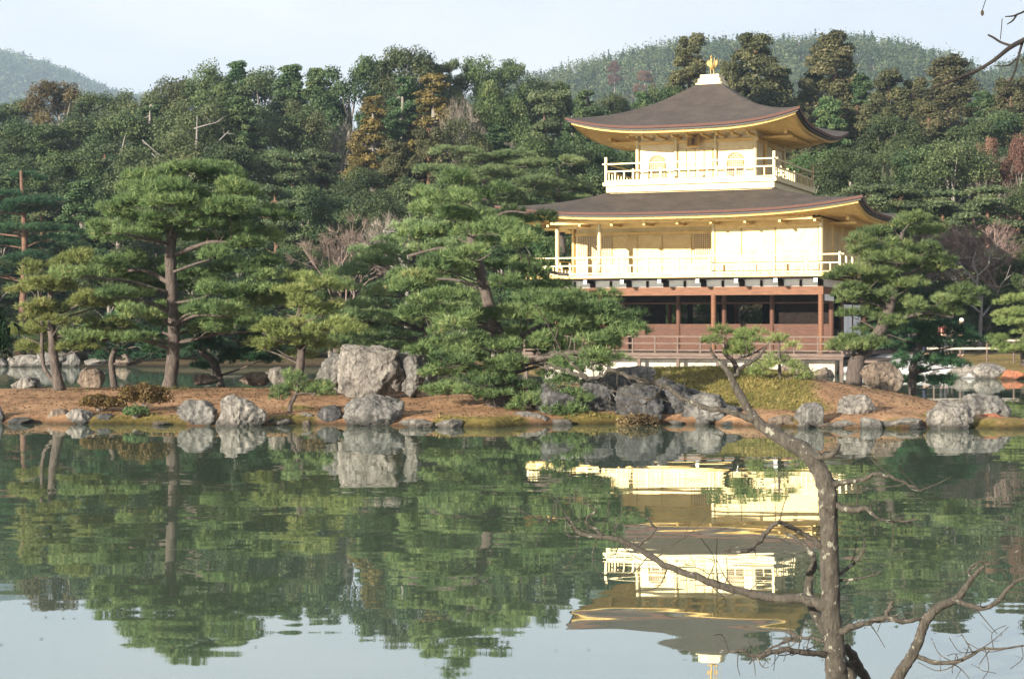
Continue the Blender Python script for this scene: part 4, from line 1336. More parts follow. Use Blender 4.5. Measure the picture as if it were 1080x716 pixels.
# ---- small pines
pine('pine_tree', 'young knee high pine standing on the grass mound below the pavilion deck', 38.8,
     [[(824, 427, 6), (823, 405, 5), (822, 380, 3), (822, 362, 2)]],
     [(800, 372), (822, 354), (845, 366), (854, 388), (846, 412), (800, 414), (786, 396), (790, 380)],
     row=13, hw=(5, 10), hh=3.2, dY=0.35, needles='needle_light', dens=90, n_needles=11, nl=0.12, nw=0.010, seed=11, keep=0.5, extra=[(822, 360, 8, 4, 0), (838, 384, 10, 3.5, -.2), (802, 392, 11, 3.5, -.1), (846, 404, 10, 3.5, .1), (800, 412, 11, 3.5, 0)])
pine('pine_tree', 'young pine with a single flat top behind the bare leaning branch', 39.6,
     [[(780, 398, 6), (774, 382, 5), (764, 372, 4), (770, 362, 3)], [(772, 380, 4), (792, 374, 3), (806, 366, 2)]],
     [(748, 368), (762, 354), (790, 352), (806, 362), (796, 372), (764, 376)],
     row=10, hw=(10, 17), hh=4.5, dY=0.4, needles='needle_light', dens=180, n_needles=12, nl=0.11, nw=0.011, seed=12, keep=1.0)
pine('pine_tree', 'dwarf two tiered pine at the bank in front of the tall flat topped boulder', 36.4,
     [[(307, 440, 5), (306, 428, 5), (312, 416, 4), (316, 400, 3)]],
     [(292, 410), (312, 394), (338, 404), (340, 418), (312, 422), (292, 420)],
     row=11, hw=(12, 18), hh=4.5, dY=0.3, needles='needle', dens=190, n_needles=12, nl=0.11, nw=0.011, seed=13, keep=1.0)
pine('pine_tree', 'layered green pine on the right bank cut by the right edge of the photo', 69,
     [[(1082, 388, 9), (1080, 360, 7), (1084, 320, 5)]],
     [(1052, 330), (1085, 310), (1120, 330), (1120, 384), (1060, 386), (1042, 378), (1060, 352)],
     row=14, hw=(20, 30), hh=6, dY=0.9, needles='needle_light', dens=110, n_needles=11, nl=0.17, nw=0.018, seed=14, keep=0.95)
# ---- pines on the far left shore
pine('pine_tree', 'dark tiered pine on the far left shore at the photo edge', 88,
     [[(22, 385, 9), (24, 320, 7), (26, 250, 6), (22, 180, 3)]],
     [(-30, 215), (0, 182), (22, 168), (50, 190), (76, 225), (72, 285), (40, 300), (-30, 300)],
     row=17, hw=(20, 32), hh=5.5, dY=1.3, needles='needle_dark', bark='bark_red', dens=80, n_needles=12, nl=0.2, nw=0.022, seed=15, keep=0.85)
pine('pine_tree', 'low spreading dark pine on the far shore left of the tall straight pine trunk', 86,
     [[(118, 388, 8), (128, 370, 7), (134, 350, 5)]],
     [(95, 345), (135, 330), (175, 345), (178, 378), (130, 388), (100, 380)],
     row=12, hw=(16, 24), hh=5, dY=1.0, needles='needle_dark', dens=90, n_needles=12, nl=0.18, nw=0.02, seed=16, keep=0.95)
pine('pine_tree', 'low dark pine on the far shore right of the tall straight pine trunk', 86,
     [[(238, 392, 9), (226, 376, 7), (214, 358, 5)]],
     [(190, 355), (230, 335), (270, 345), (285, 372), (262, 392), (215, 390)],
     row=12, hw=(16, 26), hh=5, dY=1.0, needles='needle_dark', dens=90, n_needles=12, nl=0.18, nw=0.02, seed=17, keep=0.95)

# ------------------------------------------------------------------ shrubs and grass on the island
def shrub(px, py, w_, h_, Y, label, mat, seed, size=0.035, dens=5200, cat='shrub', group=None):
    p = at(px, py, Y)
    z = gz(p.x, p.y)
    root = empty('azalea_bush' if 'azalea' in label else 'bush', (p.x, p.y, z))
    tag(root, label, cat, group)
    rx, rz = w_ * Y / F / 2, h_ * Y / F
    rs = random.Random(seed)
    Vs, Ts = [], []
    st = MB()
    for k in range(14):
        a, ra = rs.uniform(0, 6.28), math.sqrt(rs.random()) * 0.8
        c = np.array([math.cos(a) * ra * rx, math.sin(a) * ra * rx * 0.7, rz * (0.45 + 0.25 * (1 - ra))])
        r = np.array([rx * 0.36, rx * 0.34, rz * 0.42])
        n_ = int(dens * r[0] * r[1] + 120)
        q = unit(n_); q[:, 2] = np.where(q[:, 2] < -0.5, -q[:, 2], q[:, 2])
        pos = c + q * rng.uniform(0.6, 1.08, (n_, 1)) * r
        Vs.append(leaf_quads(pos, q, None, size))
        Ts.append(np.clip(rs.gauss(0.5, 0.15) + rng.normal(0, 0.16, n_), 0, 1))
        st.tube([(0, 0, -0.05), tuple(c * np.array([0.5, 0.5, 0.6])), tuple(c)], [0.015, 0.01, 0.005], 4)
    st.build('stems', M['bark_grey'], root)
    link('foliage', array_mesh('foliage', np.concatenate(Vs), 4, np.concatenate(Ts)), M[mat], root)
    return root
shrub(150, 434, 60, 28, 36.6, 'rounded bronze azalea bush at the bank left of the touching pair of boulders', 'leaf_shrub', 1)
shrub(106, 432, 56, 17, 36.8, 'low bronze azalea bush left of the rounded bronze one', 'leaf_shrub', 2)
shrub(143, 440, 26, 12, 36.0, 'small green leaved plant in front of the rounded azalea', 'leaf_green', 3, cat='plant')
shrub(330, 418, 34, 16, 39.6, 'dry brown bush against the foot of the darker leaning rock', 'leaf_brown', 4)
shrub(672, 440, 46, 22, 35.6, 'twiggy brown bush in the middle of the shaded crag', 'leaf_brown', 5)

# short grass: uncountable, one mesh
n_ = 60000
xs = rng.uniform(-11.5, 10.5, n_); ys = rng.uniform(35, 46.5, n_)
mo = moss_at(xs, ys); zz = ground_z(xs, ys)
kp = (rng.uniform(0, 1, n_) < smooth01((mo - 0.35) / 0.5) * 0.95) & (zz > 0.1)
xs, ys, zz = xs[kp], ys[kp], zz[kp]
pos = np.stack([xs, ys, zz + 0.01], -1)
V, T_ = needle_tris(pos, np.tile([0, 0, 1.0], (len(pos), 1)), np.clip(0.5 + 0.3 * wob(pos[:, 0] * 2.1, pos[:, 1] * 2.4) + rng.normal(0, 0.2, len(pos)), 0, 1), 3, 0.085, 0.012, 0.7)
tag(link('grass', array_mesh('grass', V, 3, T_), M['grass']), 'short yellow green winter grass on the island mound', 'grass', kind='stuff')
# fallen pine needles and leaves on the bare earth
n_ = 16000
xs = rng.uniform(-12, 10.5, n_); ys = rng.uniform(35, 45, n_); zz = ground_z(xs, ys)
kp = zz > 0.15
pos = np.stack([xs, ys, zz + 0.012], -1)[kp]
V = leaf_quads(pos, np.tile([0, 0, 1.0], (len(pos), 1)), None, 0.035, 0.5)
tag(link('fallen_leaves', array_mesh('fallen_leaves', V, 4, rng.uniform(0, 1, len(pos))), M['leaf_brown']), 'brown fallen needles and leaves scattered on the red earth', 'leaves', kind='stuff')

n_ = 420
ys = rng.uniform(11, 34.5, n_); xs = rng.uniform(-0.33, 0.33, n_) * ys
pos = np.stack([xs, ys, np.full(n_, 0.006)], -1)
V = leaf_quads(pos, np.tile([0, 0, 1.0], (n_, 1)), None, 0.022, 0.04)
tag(link('floating_leaves', array_mesh('floating_leaves', V, 4, rng.uniform(0, 1, n_)), M['leaf_brown']), 'tiny fallen leaves scattered on the pond surface', 'leaves', kind='stuff')

# ------------------------------------------------------------------ forest trees: prototypes, then copies
def crown_tree(kind, seed):
    """returns (height, width, crown mesh, trunk MB) for one background tree standing on z=0"""
    rs = random.Random(seed)
    tm = MB()
    Vs, Ts = [], []
    def clump(c, r, n_, size, tint, jit=0.8, down=0.6, aspect=1.6):
        q = unit(n_)
        q[:, 2] = np.where((q[:, 2] < -down), -q[:, 2], q[:, 2])
        # small lobes on the clump break the ball
        lob = 1 + 0.28 * np.sin(q[:, 0] * 5 + seed) * np.cos(q[:, 1] * 4 + c[2]) + 0.15 * np.sin(q[:, 2] * 9)
        pos = np.array(c) + q * (rng.uniform(0.45, 1.08, n_) * lob)[:, None] * np.array(r)
        Vs.append(leaf_quads(pos, q, None, size, jit, aspect))
        Ts.append(np.clip(tint + rng.normal(0, 0.14, n_), 0, 1))
    H = 13.0
    if kind in ('broad', 'olive', 'green', 'brown'):
        wd = 4.2
        top = 12.6
        p_, r_ = spline([(0, 0, -0.3, 0.32), (0.2, 0.1, 3, 0.25), (rs.uniform(-.4, .4), 0, 6.5, 0.2), (rs.uniform(-.5, .5), 0.2, 10, 0.1)], 5)
        tm.tube(p_, r_, 8, rough=0.2)
        for k in range(58):
            u = rs.random()
            z = 3.2 + (top - 3.6) * u
            prof = math.sin(math.pi * min(1, (0.12 + 0.88 * (z - 2.4) / (top - 2.0)) ** 0.8)) ** 0.6
            a = rs.uniform(0, 6.283)
            ra = math.sqrt(rs.uniform(0.22, 1)) * wd * 0.88 * prof
            r = rs.uniform(0.75, 1.25)
            c = (math.cos(a) * ra, math.sin(a) * ra, z)
            clump(c, (r, r, r * 0.74), 760 if kind != 'olive' else 520, 0.11, rs.gauss(0.47, 0.17), 0.95)
            if k % 3 == 0:
                q = p_[min(len(p_) - 1, int((z * 0.7) / 10 * len(p_)))]
                tm.tube([tuple(q), ((q[0] + c[0]) / 2, (q[1] + c[1]) / 2, (q[2] + c[2]) / 2 + 0.2), c], [0.09, 0.06, 0.02], 5, cap=False)
        W_ = 2 * wd
    elif kind in ('cedar', 'orange', 'fir'):
        wd = {'cedar': 3.0, 'orange': 2.6, 'fir': 2.6}[kind]
        top = 13.0
        lean = rs.uniform(-.2, .2)
        tm.tube([(0, 0, -0.3), (lean * .3, 0, 4), (lean * .6, 0, 8), (lean, 0, 12.4)], [0.32, 0.26, 0.16, 0.04], 8)
        z = 2.0
        while z < top - 0.3:
            t = (z - 1.4) / (top - 1.4)
            rad = wd * (1 - t) ** (0.62 if kind == 'cedar' else 0.8) * rs.uniform(0.75, 1.15) + 0.22
            n_b = max(4, int(9 * (1 - t) + 4))
            for k in range(n_b):
                a = rs.uniform(0, 6.283)
                rr = rad * rs.uniform(0.45, 1.0)
                s = ((0.42 if kind == 'cedar' else 0.30) + 0.50 * (1 - t)) * rs.uniform(0.7, 1.15)
                c = (math.cos(a) * rr + lean * t, math.sin(a) * rr, z - 0.25 * rr + rs.uniform(-0.25, 0.25))
                nl_ = int((540 if kind != 'orange' else 340) * (0.35 + s))
                clump(c, (s, s, s * (0.75 if kind == 'cedar' else 0.62)), nl_, 0.10, rs.gauss(0.48, 0.16), 0.95, 0.85, 1.8)
                if k % 2 == 0:
                    tm.tube([(lean * t, 0, z + 0.1), c], [0.05, 0.02], 4, cap=False)
            z += 0.52 if kind != 'fir' else 0.40
        W_ = 2 * wd * 0.95
    elif kind in ('pine_loose', 'pine_flat'):
        wd, top = 3.4, 13.0
        b = rs.uniform(-.6, .6)
        p_, r_ = spline([(0, 0, -0.3, 0.26), (b * 0.6, 0, 4, 0.21), (b, 0.2, 8, 0.16), (b * 0.4, 0, 12.3, 0.06)], 6)
        tm.tube(p_, r_, 8, rough=0.2)
        z = 4.6 if kind == 'pine_loose' else 3.0
        while z < top - 0.2:
            t = (z - 3) / (top - 3)
            for k in range(rs.choice((2, 3, 3, 4))):
                a = rs.uniform(0, 6.283)
                rr = wd * (1.05 - 0.75 * t) * rs.uniform(0.3, 0.95)
                q = p_[min(len(p_) - 1, int(z / 12.5 * len(p_)))]
                c = (q[0] + math.cos(a) * rr, q[1] + math.sin(a) * rr, z + rs.uniform(-.3, .35))
                s = rs.uniform(0.7, 1.15)
                clump(c, (s * .85, s * .85, s * 0.5), 460, 0.10, rs.gauss(0.5, 0.14), 0.9, 0.25, 2.4)
                clump((c[0] + rs.uniform(-.7, .7), c[1] + rs.uniform(-.7, .7), c[2] + rs.uniform(-.2, .2)), (s * .7, s * .7, s * 0.45), 300, 0.10, rs.gauss(0.5, 0.14), 0.9, 0.25, 2.4)
                tm.tube([tuple(q), ((q[0] + c[0]) / 2, (q[1] + c[1]) / 2, (q[2] + c[2]) / 2 - 0.15), c], [0.07, 0.05, 0.02], 5, cap=False)
            z += 0.95 if kind == 'pine_loose' else 0.8
        W_ = 2 * wd * 0.95
    elif kind in ('bare', 'bare_grey'):
        top = 10.0
        twigs = []
        def grow(p, d, ln, r, dep):
            q = p + d * ln
            m_ = p + d * ln * 0.5 + Vector((rs.uniform(-1, 1), rs.uniform(-1, 1), rs.uniform(-.5, .5))) * ln * 0.08
            tm.tube([tuple(p), tuple(m_), tuple(q)], [r, r * 0.85, r * 0.68], 5 if r > 0.03 else 3, cap=False)
            if dep <= 0:
                twigs.append((q, d))
                return
            for k in range(rs.choice((2, 3, 3)) if dep > 1 else 3):
                nd = (d + Vector((rs.gauss(0, 1), rs.gauss(0, 1), rs.gauss(0.2, 0.6))) * 0.52).normalized()
                grow(q, nd, ln * rs.uniform(0.62, 0.86), r * 0.62, dep - 1)
        for k in range(3):
            grow(Vector((rs.uniform(-.3, .3), rs.uniform(-.3, .3), -0.2)), Vector((rs.uniform(-.35, .35), rs.uniform(-.35, .35), 1)).normalized(), 2.9, 0.13, 4)
        tp = np.array([tuple(q) for q, d in twigs]); td = np.array([tuple(d) for q, d in twigs])
        tp = np.repeat(tp, 5, 0) + rng.normal(0, 0.12, (len(tp) * 5, 3)); td = np.repeat(td, 5, 0)
        V, T_ = needle_tris(tp, td, rng.uniform(0, 1, len(tp)), 4, 0.75, 0.028, 0.8)
        V2 = V.reshape(-1, 3, 3)
        V = np.concatenate([V2, V2[:, 2:3]], 1)  # same vertex count as quads
        V[:, 3] = V2[:, 2] + (V2[:, 1] - V2[:, 0]) * 0.4
        Vs.append(V.reshape(-1, 3)); Ts.append(T_)
        W_ = 7.5
        H = 10.0
    V = np.concatenate(Vs); T_ = np.concatenate(Ts)
    zmax = float(np.percentile(V[:, 2], 99.9))
    V *= 1.0
    return zmax, W_, array_mesh('crown', V, 4, T_), tm

KIND = {
    'broad': ('leaf_dark', 'bark_grey', 'dark rounded broadleaf tree', 'broadleaf_tree'),
    'green': ('leaf_green', 'bark_grey', 'mid green leafy tree', 'broadleaf_tree'),
    'olive': ('leaf_olive', 'bark_grey', 'olive green open crowned tree', 'broadleaf_tree'),
    'brown': ('leaf_brown', 'bark_grey', 'brown leaved round tree', 'broadleaf_tree'),
    'cedar': ('leaf_cedar', 'bark_red', 'brownish cedar with rounded clumps', 'cedar_tree'),
    'orange': ('leaf_orange', 'bark_grey', 'orange brown pointed conifer', 'cypress_tree'),
    'fir': ('leaf_fir', 'bark_grey', 'dark pointed conifer', 'fir_tree'),
    'pine_loose': ('forest_needle', 'bark_red', 'thin crowned pine with bare trunk', 'pine_tree'),
    'pine_flat': ('forest_needle', 'bark_red', 'layered grey green pine', 'pine_tree'),
    'bare': ('twig_haze', 'bark_pink', 'leafless pinkish twiggy tree', 'bare_tree'),
    'bare_grey': ('twig_grey', 'bark_pale', 'leafless grey twiggy tree', 'bare_tree'),
    'red': ('leaf_red', 'bark_grey', 'small red autumn tree', 'maple_tree'),
}
protos = {}
def proto(kind, i):
    key = (kind, i)
    if key not in protos:
        k2 = 'broad' if kind == 'red' else kind
        h_, w_, cm, tm = crown_tree(k2, 100 + 17 * i + sum(ord(ch) for ch in kind))
        cm.materials.append(M[KIND[kind][0]])
        me = bpy.data.meshes.new('trunk')
        me.from_pydata(tm.v, [], tm.f); me.update()
        me.materials.append(M[KIND[kind][1]])
        protos[key] = (h_, w_, cm, me)
    return protos[key]

ZONES = [(30, 'at far left edge'), (85, 'above the twin trunk pine'), (140, 'left of the straight pine'), (230, 'over the straight pine'), (290, 'right of the straight pine'), (345, 'over the pale rounded pine'), (405, 'over the tallest boulder'), (470, 'over the feathery pine'), (530, 'over the leaning pine'), (600, 'left of both roofs'), (665, 'behind upper roof left end'), (745, 'left of the phoenix'), (815, 'right of the phoenix'), (865, 'behind upper roof right end'), (920, 'over lower roof right corner'), (975, 'over the curved trunk pine'), (1030, 'over the people'), (2000, 'at the right edge')]
ROWS = {0: 'low by the far shore', 1: 'at slope foot', 2: 'low on slope', 3: 'midway up slope', 4: 'high on slope', 5: 'on the skyline'}
RDEP = {0: (86.5, 88.5), 1: (89, 95), 2: (98, 107), 3: (114, 123), 4: (133, 144), 5: (156, 172)}
FOREST = [
 # row, px, top row, width px, kind
 (5, -14, 112, 66, 'broad'), (5, 16, 104, 52, 'broad'), (5, 62, 86, 76, 'brown'), (5, 106, 98, 58, 'broad'), (5, 146, 96, 60, 'olive'), (5, 186, 80, 66, 'olive'),
 (5, 220, 69, 66, 'green'), (5, 250, 66, 52, 'fir'), (5, 276, 73, 62, 'olive'), (5, 306, 70, 58, 'fir'), (5, 338, 74, 66, 'fir'), (5, 370, 60, 66, 'broad'),
 (5, 402, 66, 58, 'fir'), (5, 430, 50, 62, 'broad'), (5, 474, 64, 30, 'pine_loose'), (5, 455, 68, 58, 'fir'), (5, 504, 60, 56, 'green'), (5, 534, 62, 56, 'broad'),
 (5, 566, 82, 48, 'olive'), (5, 592, 88, 44, 'fir'), (5, 620, 96, 46, 'fir'), (5, 648, 100, 44, 'broad'), (5, 676, 98, 42, 'fir'), (5, 702, 92, 44, 'green'),
 (5, 728, 38, 62, 'cedar'), (5, 796, 36, 80, 'cedar'), (5, 768, 66, 40, 'cedar'), (5, 826, 74, 38, 'fir'), (5, 852, 84, 48, 'cedar'), (5, 882, 36, 90, 'cedar'),
 (5, 908, 80, 50, 'fir'), (5, 936, 76, 66, 'cedar'), (5, 964, 84, 58, 'cedar'), (5, 1000, 62, 92, 'cedar'), (5, 1034, 98, 56, 'fir'), (5, 1066, 84, 62, 'cedar'), (5, 1098, 58, 70, 'cedar'),
 (4, 4, 142, 70, 'broad'), (4, 42, 128, 78, 'broad'), (4, 84, 126, 74, 'broad'), (4, 124, 120, 70, 'broad'), (4, 160, 112, 64, 'fir'), (4, 206, 106, 70, 'olive'),
 (4, 250, 104, 66, 'fir'), (4, 288, 112, 56, 'olive'), (4, 318, 106, 40, 'olive'), (4, 352, 124, 62, 'bare_grey'), (4, 394, 103, 66, 'orange'), (4, 424, 82, 52, 'fir'),
 (4, 456, 78, 78, 'orange'), (4, 496, 96, 60, 'bare_grey'), (4, 524, 88, 60, 'green'), (4, 572, 96, 60, 'pine_loose'), (4, 604, 124, 56, 'fir'), (4, 634, 118, 50, 'fir'),
 (4, 846, 122, 52, 'cedar'), (4, 872, 104, 56, 'fir'), (4, 904, 112, 60, 'cedar'), (4, 940, 122, 58, 'broad'), (4, 978, 110, 66, 'cedar'), (4, 1020, 126, 64, 'broad'), (4, 1060, 118, 66, 'broad'), (4, 1096, 110, 60, 'cedar'),
 (3, -8, 176, 78, 'broad'), (3, 32, 166, 76, 'broad'), (3, 72, 160, 74, 'green'), (3, 112, 152, 70, 'pine_loose'), (3, 152, 156, 70, 'olive'), (3, 204, 140, 74, 'olive'),
 (3, 244, 150, 66, 'broad'), (3, 278, 156, 62, 'olive'), (3, 312, 160, 60, 'pine_loose'), (3, 346, 160, 62, 'pine_loose'), (3, 384, 178, 60, 'broad'), (3, 418, 150, 56, 'cedar'),
 (3, 452, 136, 60, 'cedar'), (3, 490, 126, 52, 'olive'), (3, 524, 134, 62, 'fir'), (3, 560, 140, 60, 'green'), (3, 596, 150, 60, 'broad'), (3, 630, 150, 54, 'green'),
 (3, 858, 160, 64, 'green'), (3, 896, 158, 70, 'olive'), (3, 930, 150, 76, 'olive'), (3, 968, 152, 74, 'broad'), (3, 1006, 146, 74, 'olive'), (3, 1042, 146, 34, 'red'), (3, 1076, 144, 44, 'red'), (3, 1058, 162, 66, 'bare_grey'), (3, 1094, 164, 60, 'olive'),
 (2, -2, 218, 80, 'broad'), (2, 44, 206, 74, 'pine_flat'), (2, 86, 192, 66, 'fir'), (2, 124, 190, 70, 'broad'), (2, 164, 192, 70, 'broad'), (2, 210, 186, 70, 'broad'),
 (2, 254, 188, 70, 'broad'), (2, 290, 196, 62, 'pine_loose'), (2, 322, 196, 58, 'broad'), (2, 356, 206, 60, 'broad'), (2, 394, 200, 64, 'olive'), (2, 432, 190, 62, 'broad'), (2, 472, 186, 64, 'broad'),
 (2, 510, 180, 66, 'olive'), (2, 548, 182, 62, 'broad'), (2, 584, 178, 62, 'green'), (2, 622, 182, 60, 'broad'),
 (2, 870, 204, 66, 'olive'), (2, 910, 196, 74, 'pine_flat'), (2, 950, 194, 82, 'pine_flat'), (2, 996, 200, 84, 'pine_flat'), (2, 1044, 196, 84, 'pine_flat'), (2, 1090, 190, 70, 'green'),
 (1, -6, 270, 74, 'broad'), (1, 36, 262, 70, 'broad'), (1, 78, 250, 66, 'broad'), (1, 116, 262, 66, 'broad'), (1, 158, 250, 70, 'broad'), (1, 204, 252, 72, 'broad'), (1, 250, 252, 66, 'broad'),
 (1, 290, 262, 62, 'broad'), (1, 326, 256, 60, 'broad'), (1, 360, 224, 84, 'bare'), (1, 398, 220, 56, 'bare_grey'), (1, 414, 262, 66, 'broad'), (1, 450, 250, 66, 'broad'), (1, 490, 256, 64, 'broad'), (1, 530, 252, 60, 'broad'), (1, 568, 250, 60, 'green'),
 (1, 612, 262, 60, 'broad'), (1, 684, 285, 66, 'green'), (1, 730, 280, 66, 'green'), (1, 778, 280, 66, 'green'), (1, 826, 270, 60, 'broad'),
 (1, 905, 240, 60, 'green'), (1, 952, 238, 62, 'pine_flat'), (1, 986, 236, 78, 'bare'), (1, 1018, 228, 86, 'bare'), (1, 1056, 236, 84, 'bare'), (1, 1080, 262, 60, 'green'), (1, 1000, 296, 70, 'broad'), (1, 1045, 300, 66, 'broad'), (1, 1090, 306, 56, 'broad'), (1, 950, 300, 66, 'broad'),
]
for k, px in enumerate(range(-24, 590, 34)):
    FOREST.append((0, px, 318 + (k * 37) % 26, 60, ('broad', 'green', 'broad', 'olive')[k % 4]))
frs = random.Random(5)
made = []
for row, px, ty, wpx, kind in FOREST:
    Yd = frs.uniform(*RDEP[row])
    t = at(px, ty, Yd)
    z0 = gz(t.x, t.y) - 0.15
    hp, wp, cm, tme = proto(kind, frs.randrange(3 if kind in ('broad', 'green', 'cedar') else 2))
    hm, wm = (t.z - z0), wpx * Yd / F
    r = empty(KIND[kind][3], (t.x, t.y, z0), frs.uniform(0, 6.28))
    wide = {'broad': 1.75, 'olive': 1.75, 'green': 1.7, 'brown': 1.4, 'cedar': 1.4, 'fir': 1.45, 'orange': 1.3, 'pine_loose': 1.45, 'pine_flat': 1.5}.get(kind, 1.25)
    if row <= 1: wide = min(wide, 1.35)
    s = wm / wp * wide
    r.scale = (s, s * frs.uniform(0.9, 1.1), hm / hp)
    link('trunk', tme, None, r)
    link('crown', cm, None, r)
    zone = next(z for lim, z in ZONES if px < lim)
    r['category'] = 'tree'
    r['group'] = 'trees of the wooded slope'
    made.append([KIND[kind][2] + ' ' + ROWS[row] + ', ' + zone, px, r])
byl = {}
for m_ in made: byl.setdefault(m_[0], []).append(m_)
for lab, ms in byl.items():
    ms.sort(key=lambda q: q[1])
    nm = {1: [''], 2: [', left one', ', right one'], 3: [', left one', ', middle one', ', right one']}.get(len(ms)) or [', %s from left' % w for w in ('first', 'second', 'third', 'fourth', 'fifth')]
    for q, sfx in zip(ms, nm): q[2]['label'] = lab + sfx

# the grey dead-topped tree behind the tall straight pine
def dead_tree(px, py_base, py_top, Y, label, limbs, w0=9):
    b = at(px, py_base, Y)
    root = empty('dead_tree', (b.x, b.y, gz(b.x, b.y)))
    base = root.location
    tag(root, label, 'tree', 'trees of the wooded slope')
    tm = MB()
    p1 = at(px + 3, py_top, Y)
    P_, R_ = spline([(0, 0, -0.2, w0 * 1.2 * Y / F / 2), ((p1.x - base.x) * .4, 0, (p1.z - base.z) * .5, w0 * Y / F / 2), (p1.x - base.x, 0, p1.z - base.z, 0.03)], 6)
    tm.tube(P_, R_, 8, rough=0.2)
    tm.build('trunk', M['bark_pale'], root, smooth=True)
    for lb in limbs:
        mb = MB()
        pts = []
        for k, (x, y, wd, dy) in enumerate(lb):
            q = at(x, y, Y + dy)
            pts.append((q.x - base.x, q.y - base.y, q.z - base.z, wd * 0.5 * Y / F / 2))
        P_, R_ = spline(pts, 4)
        mb.tube(P_, R_, 6)
        e = Vector(pts[-1][:3])
        for k in range(4):
            i = random.randrange(len(P_) // 2, len(P_))
            mb.tube([P_[i], P_[i] + Vector((random.uniform(-.8, .8), random.uniform(-.5, .5), random.uniform(-.2, .8)))], [0.03, 0.008], 4)
        mb.build('limb', M['bark_pale'], root, smooth=True)
    return root
dead_tree(205, 300, 122, 128, 'grey dead tree with pale crooked limbs poking out above the tall straight pine',
          [[(205, 172, 5, 0), (188, 176, 4, .3), (172, 172, 3, .5), (160, 162, 2, .6)], [(206, 165, 5, 0), (222, 155, 4, -.3), (245, 155, 3, -.3), (262, 160, 2, 0)],
           [(205, 136, 4, 0), (218, 132, 3, 0), (230, 129, 2, 0)], [(206, 178, 4, 0), (230, 150, 3, .5), (242, 138, 2, .8)], [(204, 170, 3, 0), (178, 170, 3, -.5), (150, 148, 2, -.6)]], 6)
dead_tree(1033, 352, 312, 88, 'pale leafless tree with forked crooked stems near the people',
          [[(1034, 318, 6, 0), (1030, 304, 5.4, 0), (1031, 290, 4.4, 0), (1026, 278, 3.4, 0), (1029, 266, 2, 0)], [(1031, 300, 5, 0), (1020, 288, 4, .2), (1010, 276, 3, .3), (994, 268, 2, .3)], [(1030, 292, 4, 0), (1042, 280, 3.4, 0), (1044, 270, 2.4, 0), (1052, 262, 1.6, 0)], [(1034, 330, 5, 0), (1016, 314, 4, .4), (1008, 296, 3, .4), (1000, 288, 1.6, .4)], [(1034, 336, 5, 0), (1048, 318, 4, .4), (1056, 300, 3, .4), (1066, 290, 1.6, .4)]], 4)
dead_tree(428, 300, 246, 84, 'clump of thin pale bare stems behind the feathery pine',
          [[(430, 285, 3, 0), (415, 262, 2.4, .2), (404, 244, 1.6, .3)], [(430, 290, 3, 0), (440, 262, 2.4, 0), (436, 240, 1.6, 0)], [(429, 290, 3, 0), (420, 270, 2.4, .4), (422, 246, 1.6, .4)], [(428, 295, 3, 0), (408, 276, 2, .4), (396, 262, 1.4, .4)]], 4)

# ------------------------------------------------------------------ far hills: a wood that reads as one mass
def hill_wood(name, xr, yr, n_, size, leaves, leaf, seed, label, red=()):
    rs = np.random.default_rng(seed)
    x = rs.uniform(*xr, n_); y = yr[0] + (yr[1] - yr[0]) * rs.uniform(0, 1, n_) ** 0.8
    z = ground_z(x, y)
    Vs, Ts = [], []
    for i in range(n_):
        h = size * rs.uniform(0.7, 1.35)
        con = rs.uniform() < 0.35
        w_ = h * (0.28 if con else 0.42) * rs.uniform(0.8, 1.2)
        q = unit(leaves)
        q[:, 2] = np.where(q[:, 2] < -0.35, -q[:, 2], q[:, 2])
        lob = 1 + 0.3 * np.sin(q[:, 0] * 6 + i) * np.cos(q[:, 1] * 5 + i * 2) + 0.2 * np.sin(q[:, 2] * 8 + i)
        pos = q * (lob * rng.uniform(0.6, 1.05, leaves))[:, None]
        if con:
            f = np.clip(1 - (pos[:, 2] + 0.3) / 1.4, 0.08, 1)
            pos[:, 0] *= f; pos[:, 1] *= f
        pos = pos * np.array([w_, w_, h * 0.55]) + np.array([x[i], y[i], z[i] + h * 0.5])
        Vs.append(leaf_quads(pos, q, None, leaf, 0.8))
        t = rs.choice([0.12, 0.3, 0.45, 0.6, 0.75], p=[.2, .25, .25, .2, .1]) if not con else 0.15
        if rs.uniform() < 0.02: t = 0.93
        Ts.append(np.clip(t + rng.normal(0, 0.08, leaves), 0, 0.93))
    o = link(name, array_mesh(name, np.concatenate(Vs), 4, np.concatenate(Ts)), M['hill_leaf'])
    tag(o, label, 'forest', kind='stuff')
    return o
hill_wood('hill_forest', (-60, 430), (380, 945), 8500, 9.5, 95, 0.75, 1, 'hazy mixed forest covering the hill behind the pavilion')
hill_wood('mountain_forest', (-1000, -250), (1500, 2450), 6500, 14.0, 46, 2.2, 2, 'blue hazy forest covering the far mountain at the left')
hill_wood('ridge_forest', (-330, 20), (190, 900), 3600, 8.5, 90, 0.7, 3, 'distant wood filling the saddle behind the left trees')
for i, (px, py, Yd, wpx, lab) in enumerate([(648, 66, 650, 15, 'small red autumn tree on the hill, left of the upper roof, higher of two'), (680, 76, 600, 22, 'broad pinkish red tree on the hill, left of the phoenix, lower of two'), (846, 44, 850, 9, 'tiny reddish tree near the crest of the hill, right of the phoenix')]):
    t = at(px, py, Yd)
    z0 = gz(t.x, t.y)
    hp, wp, cm, tme = proto('red', 0)
    r = empty('maple_tree', (t.x, t.y, t.z - 11.5), i * 1.3)
    s = wpx * Yd / F / wp * 1.1
    r.scale = (s, s, 12.0 / hp)
    link('trunk', tme, None, r); link('crown', cm, None, r)
    tag(r, lab, 'tree', 'red trees on the hill')

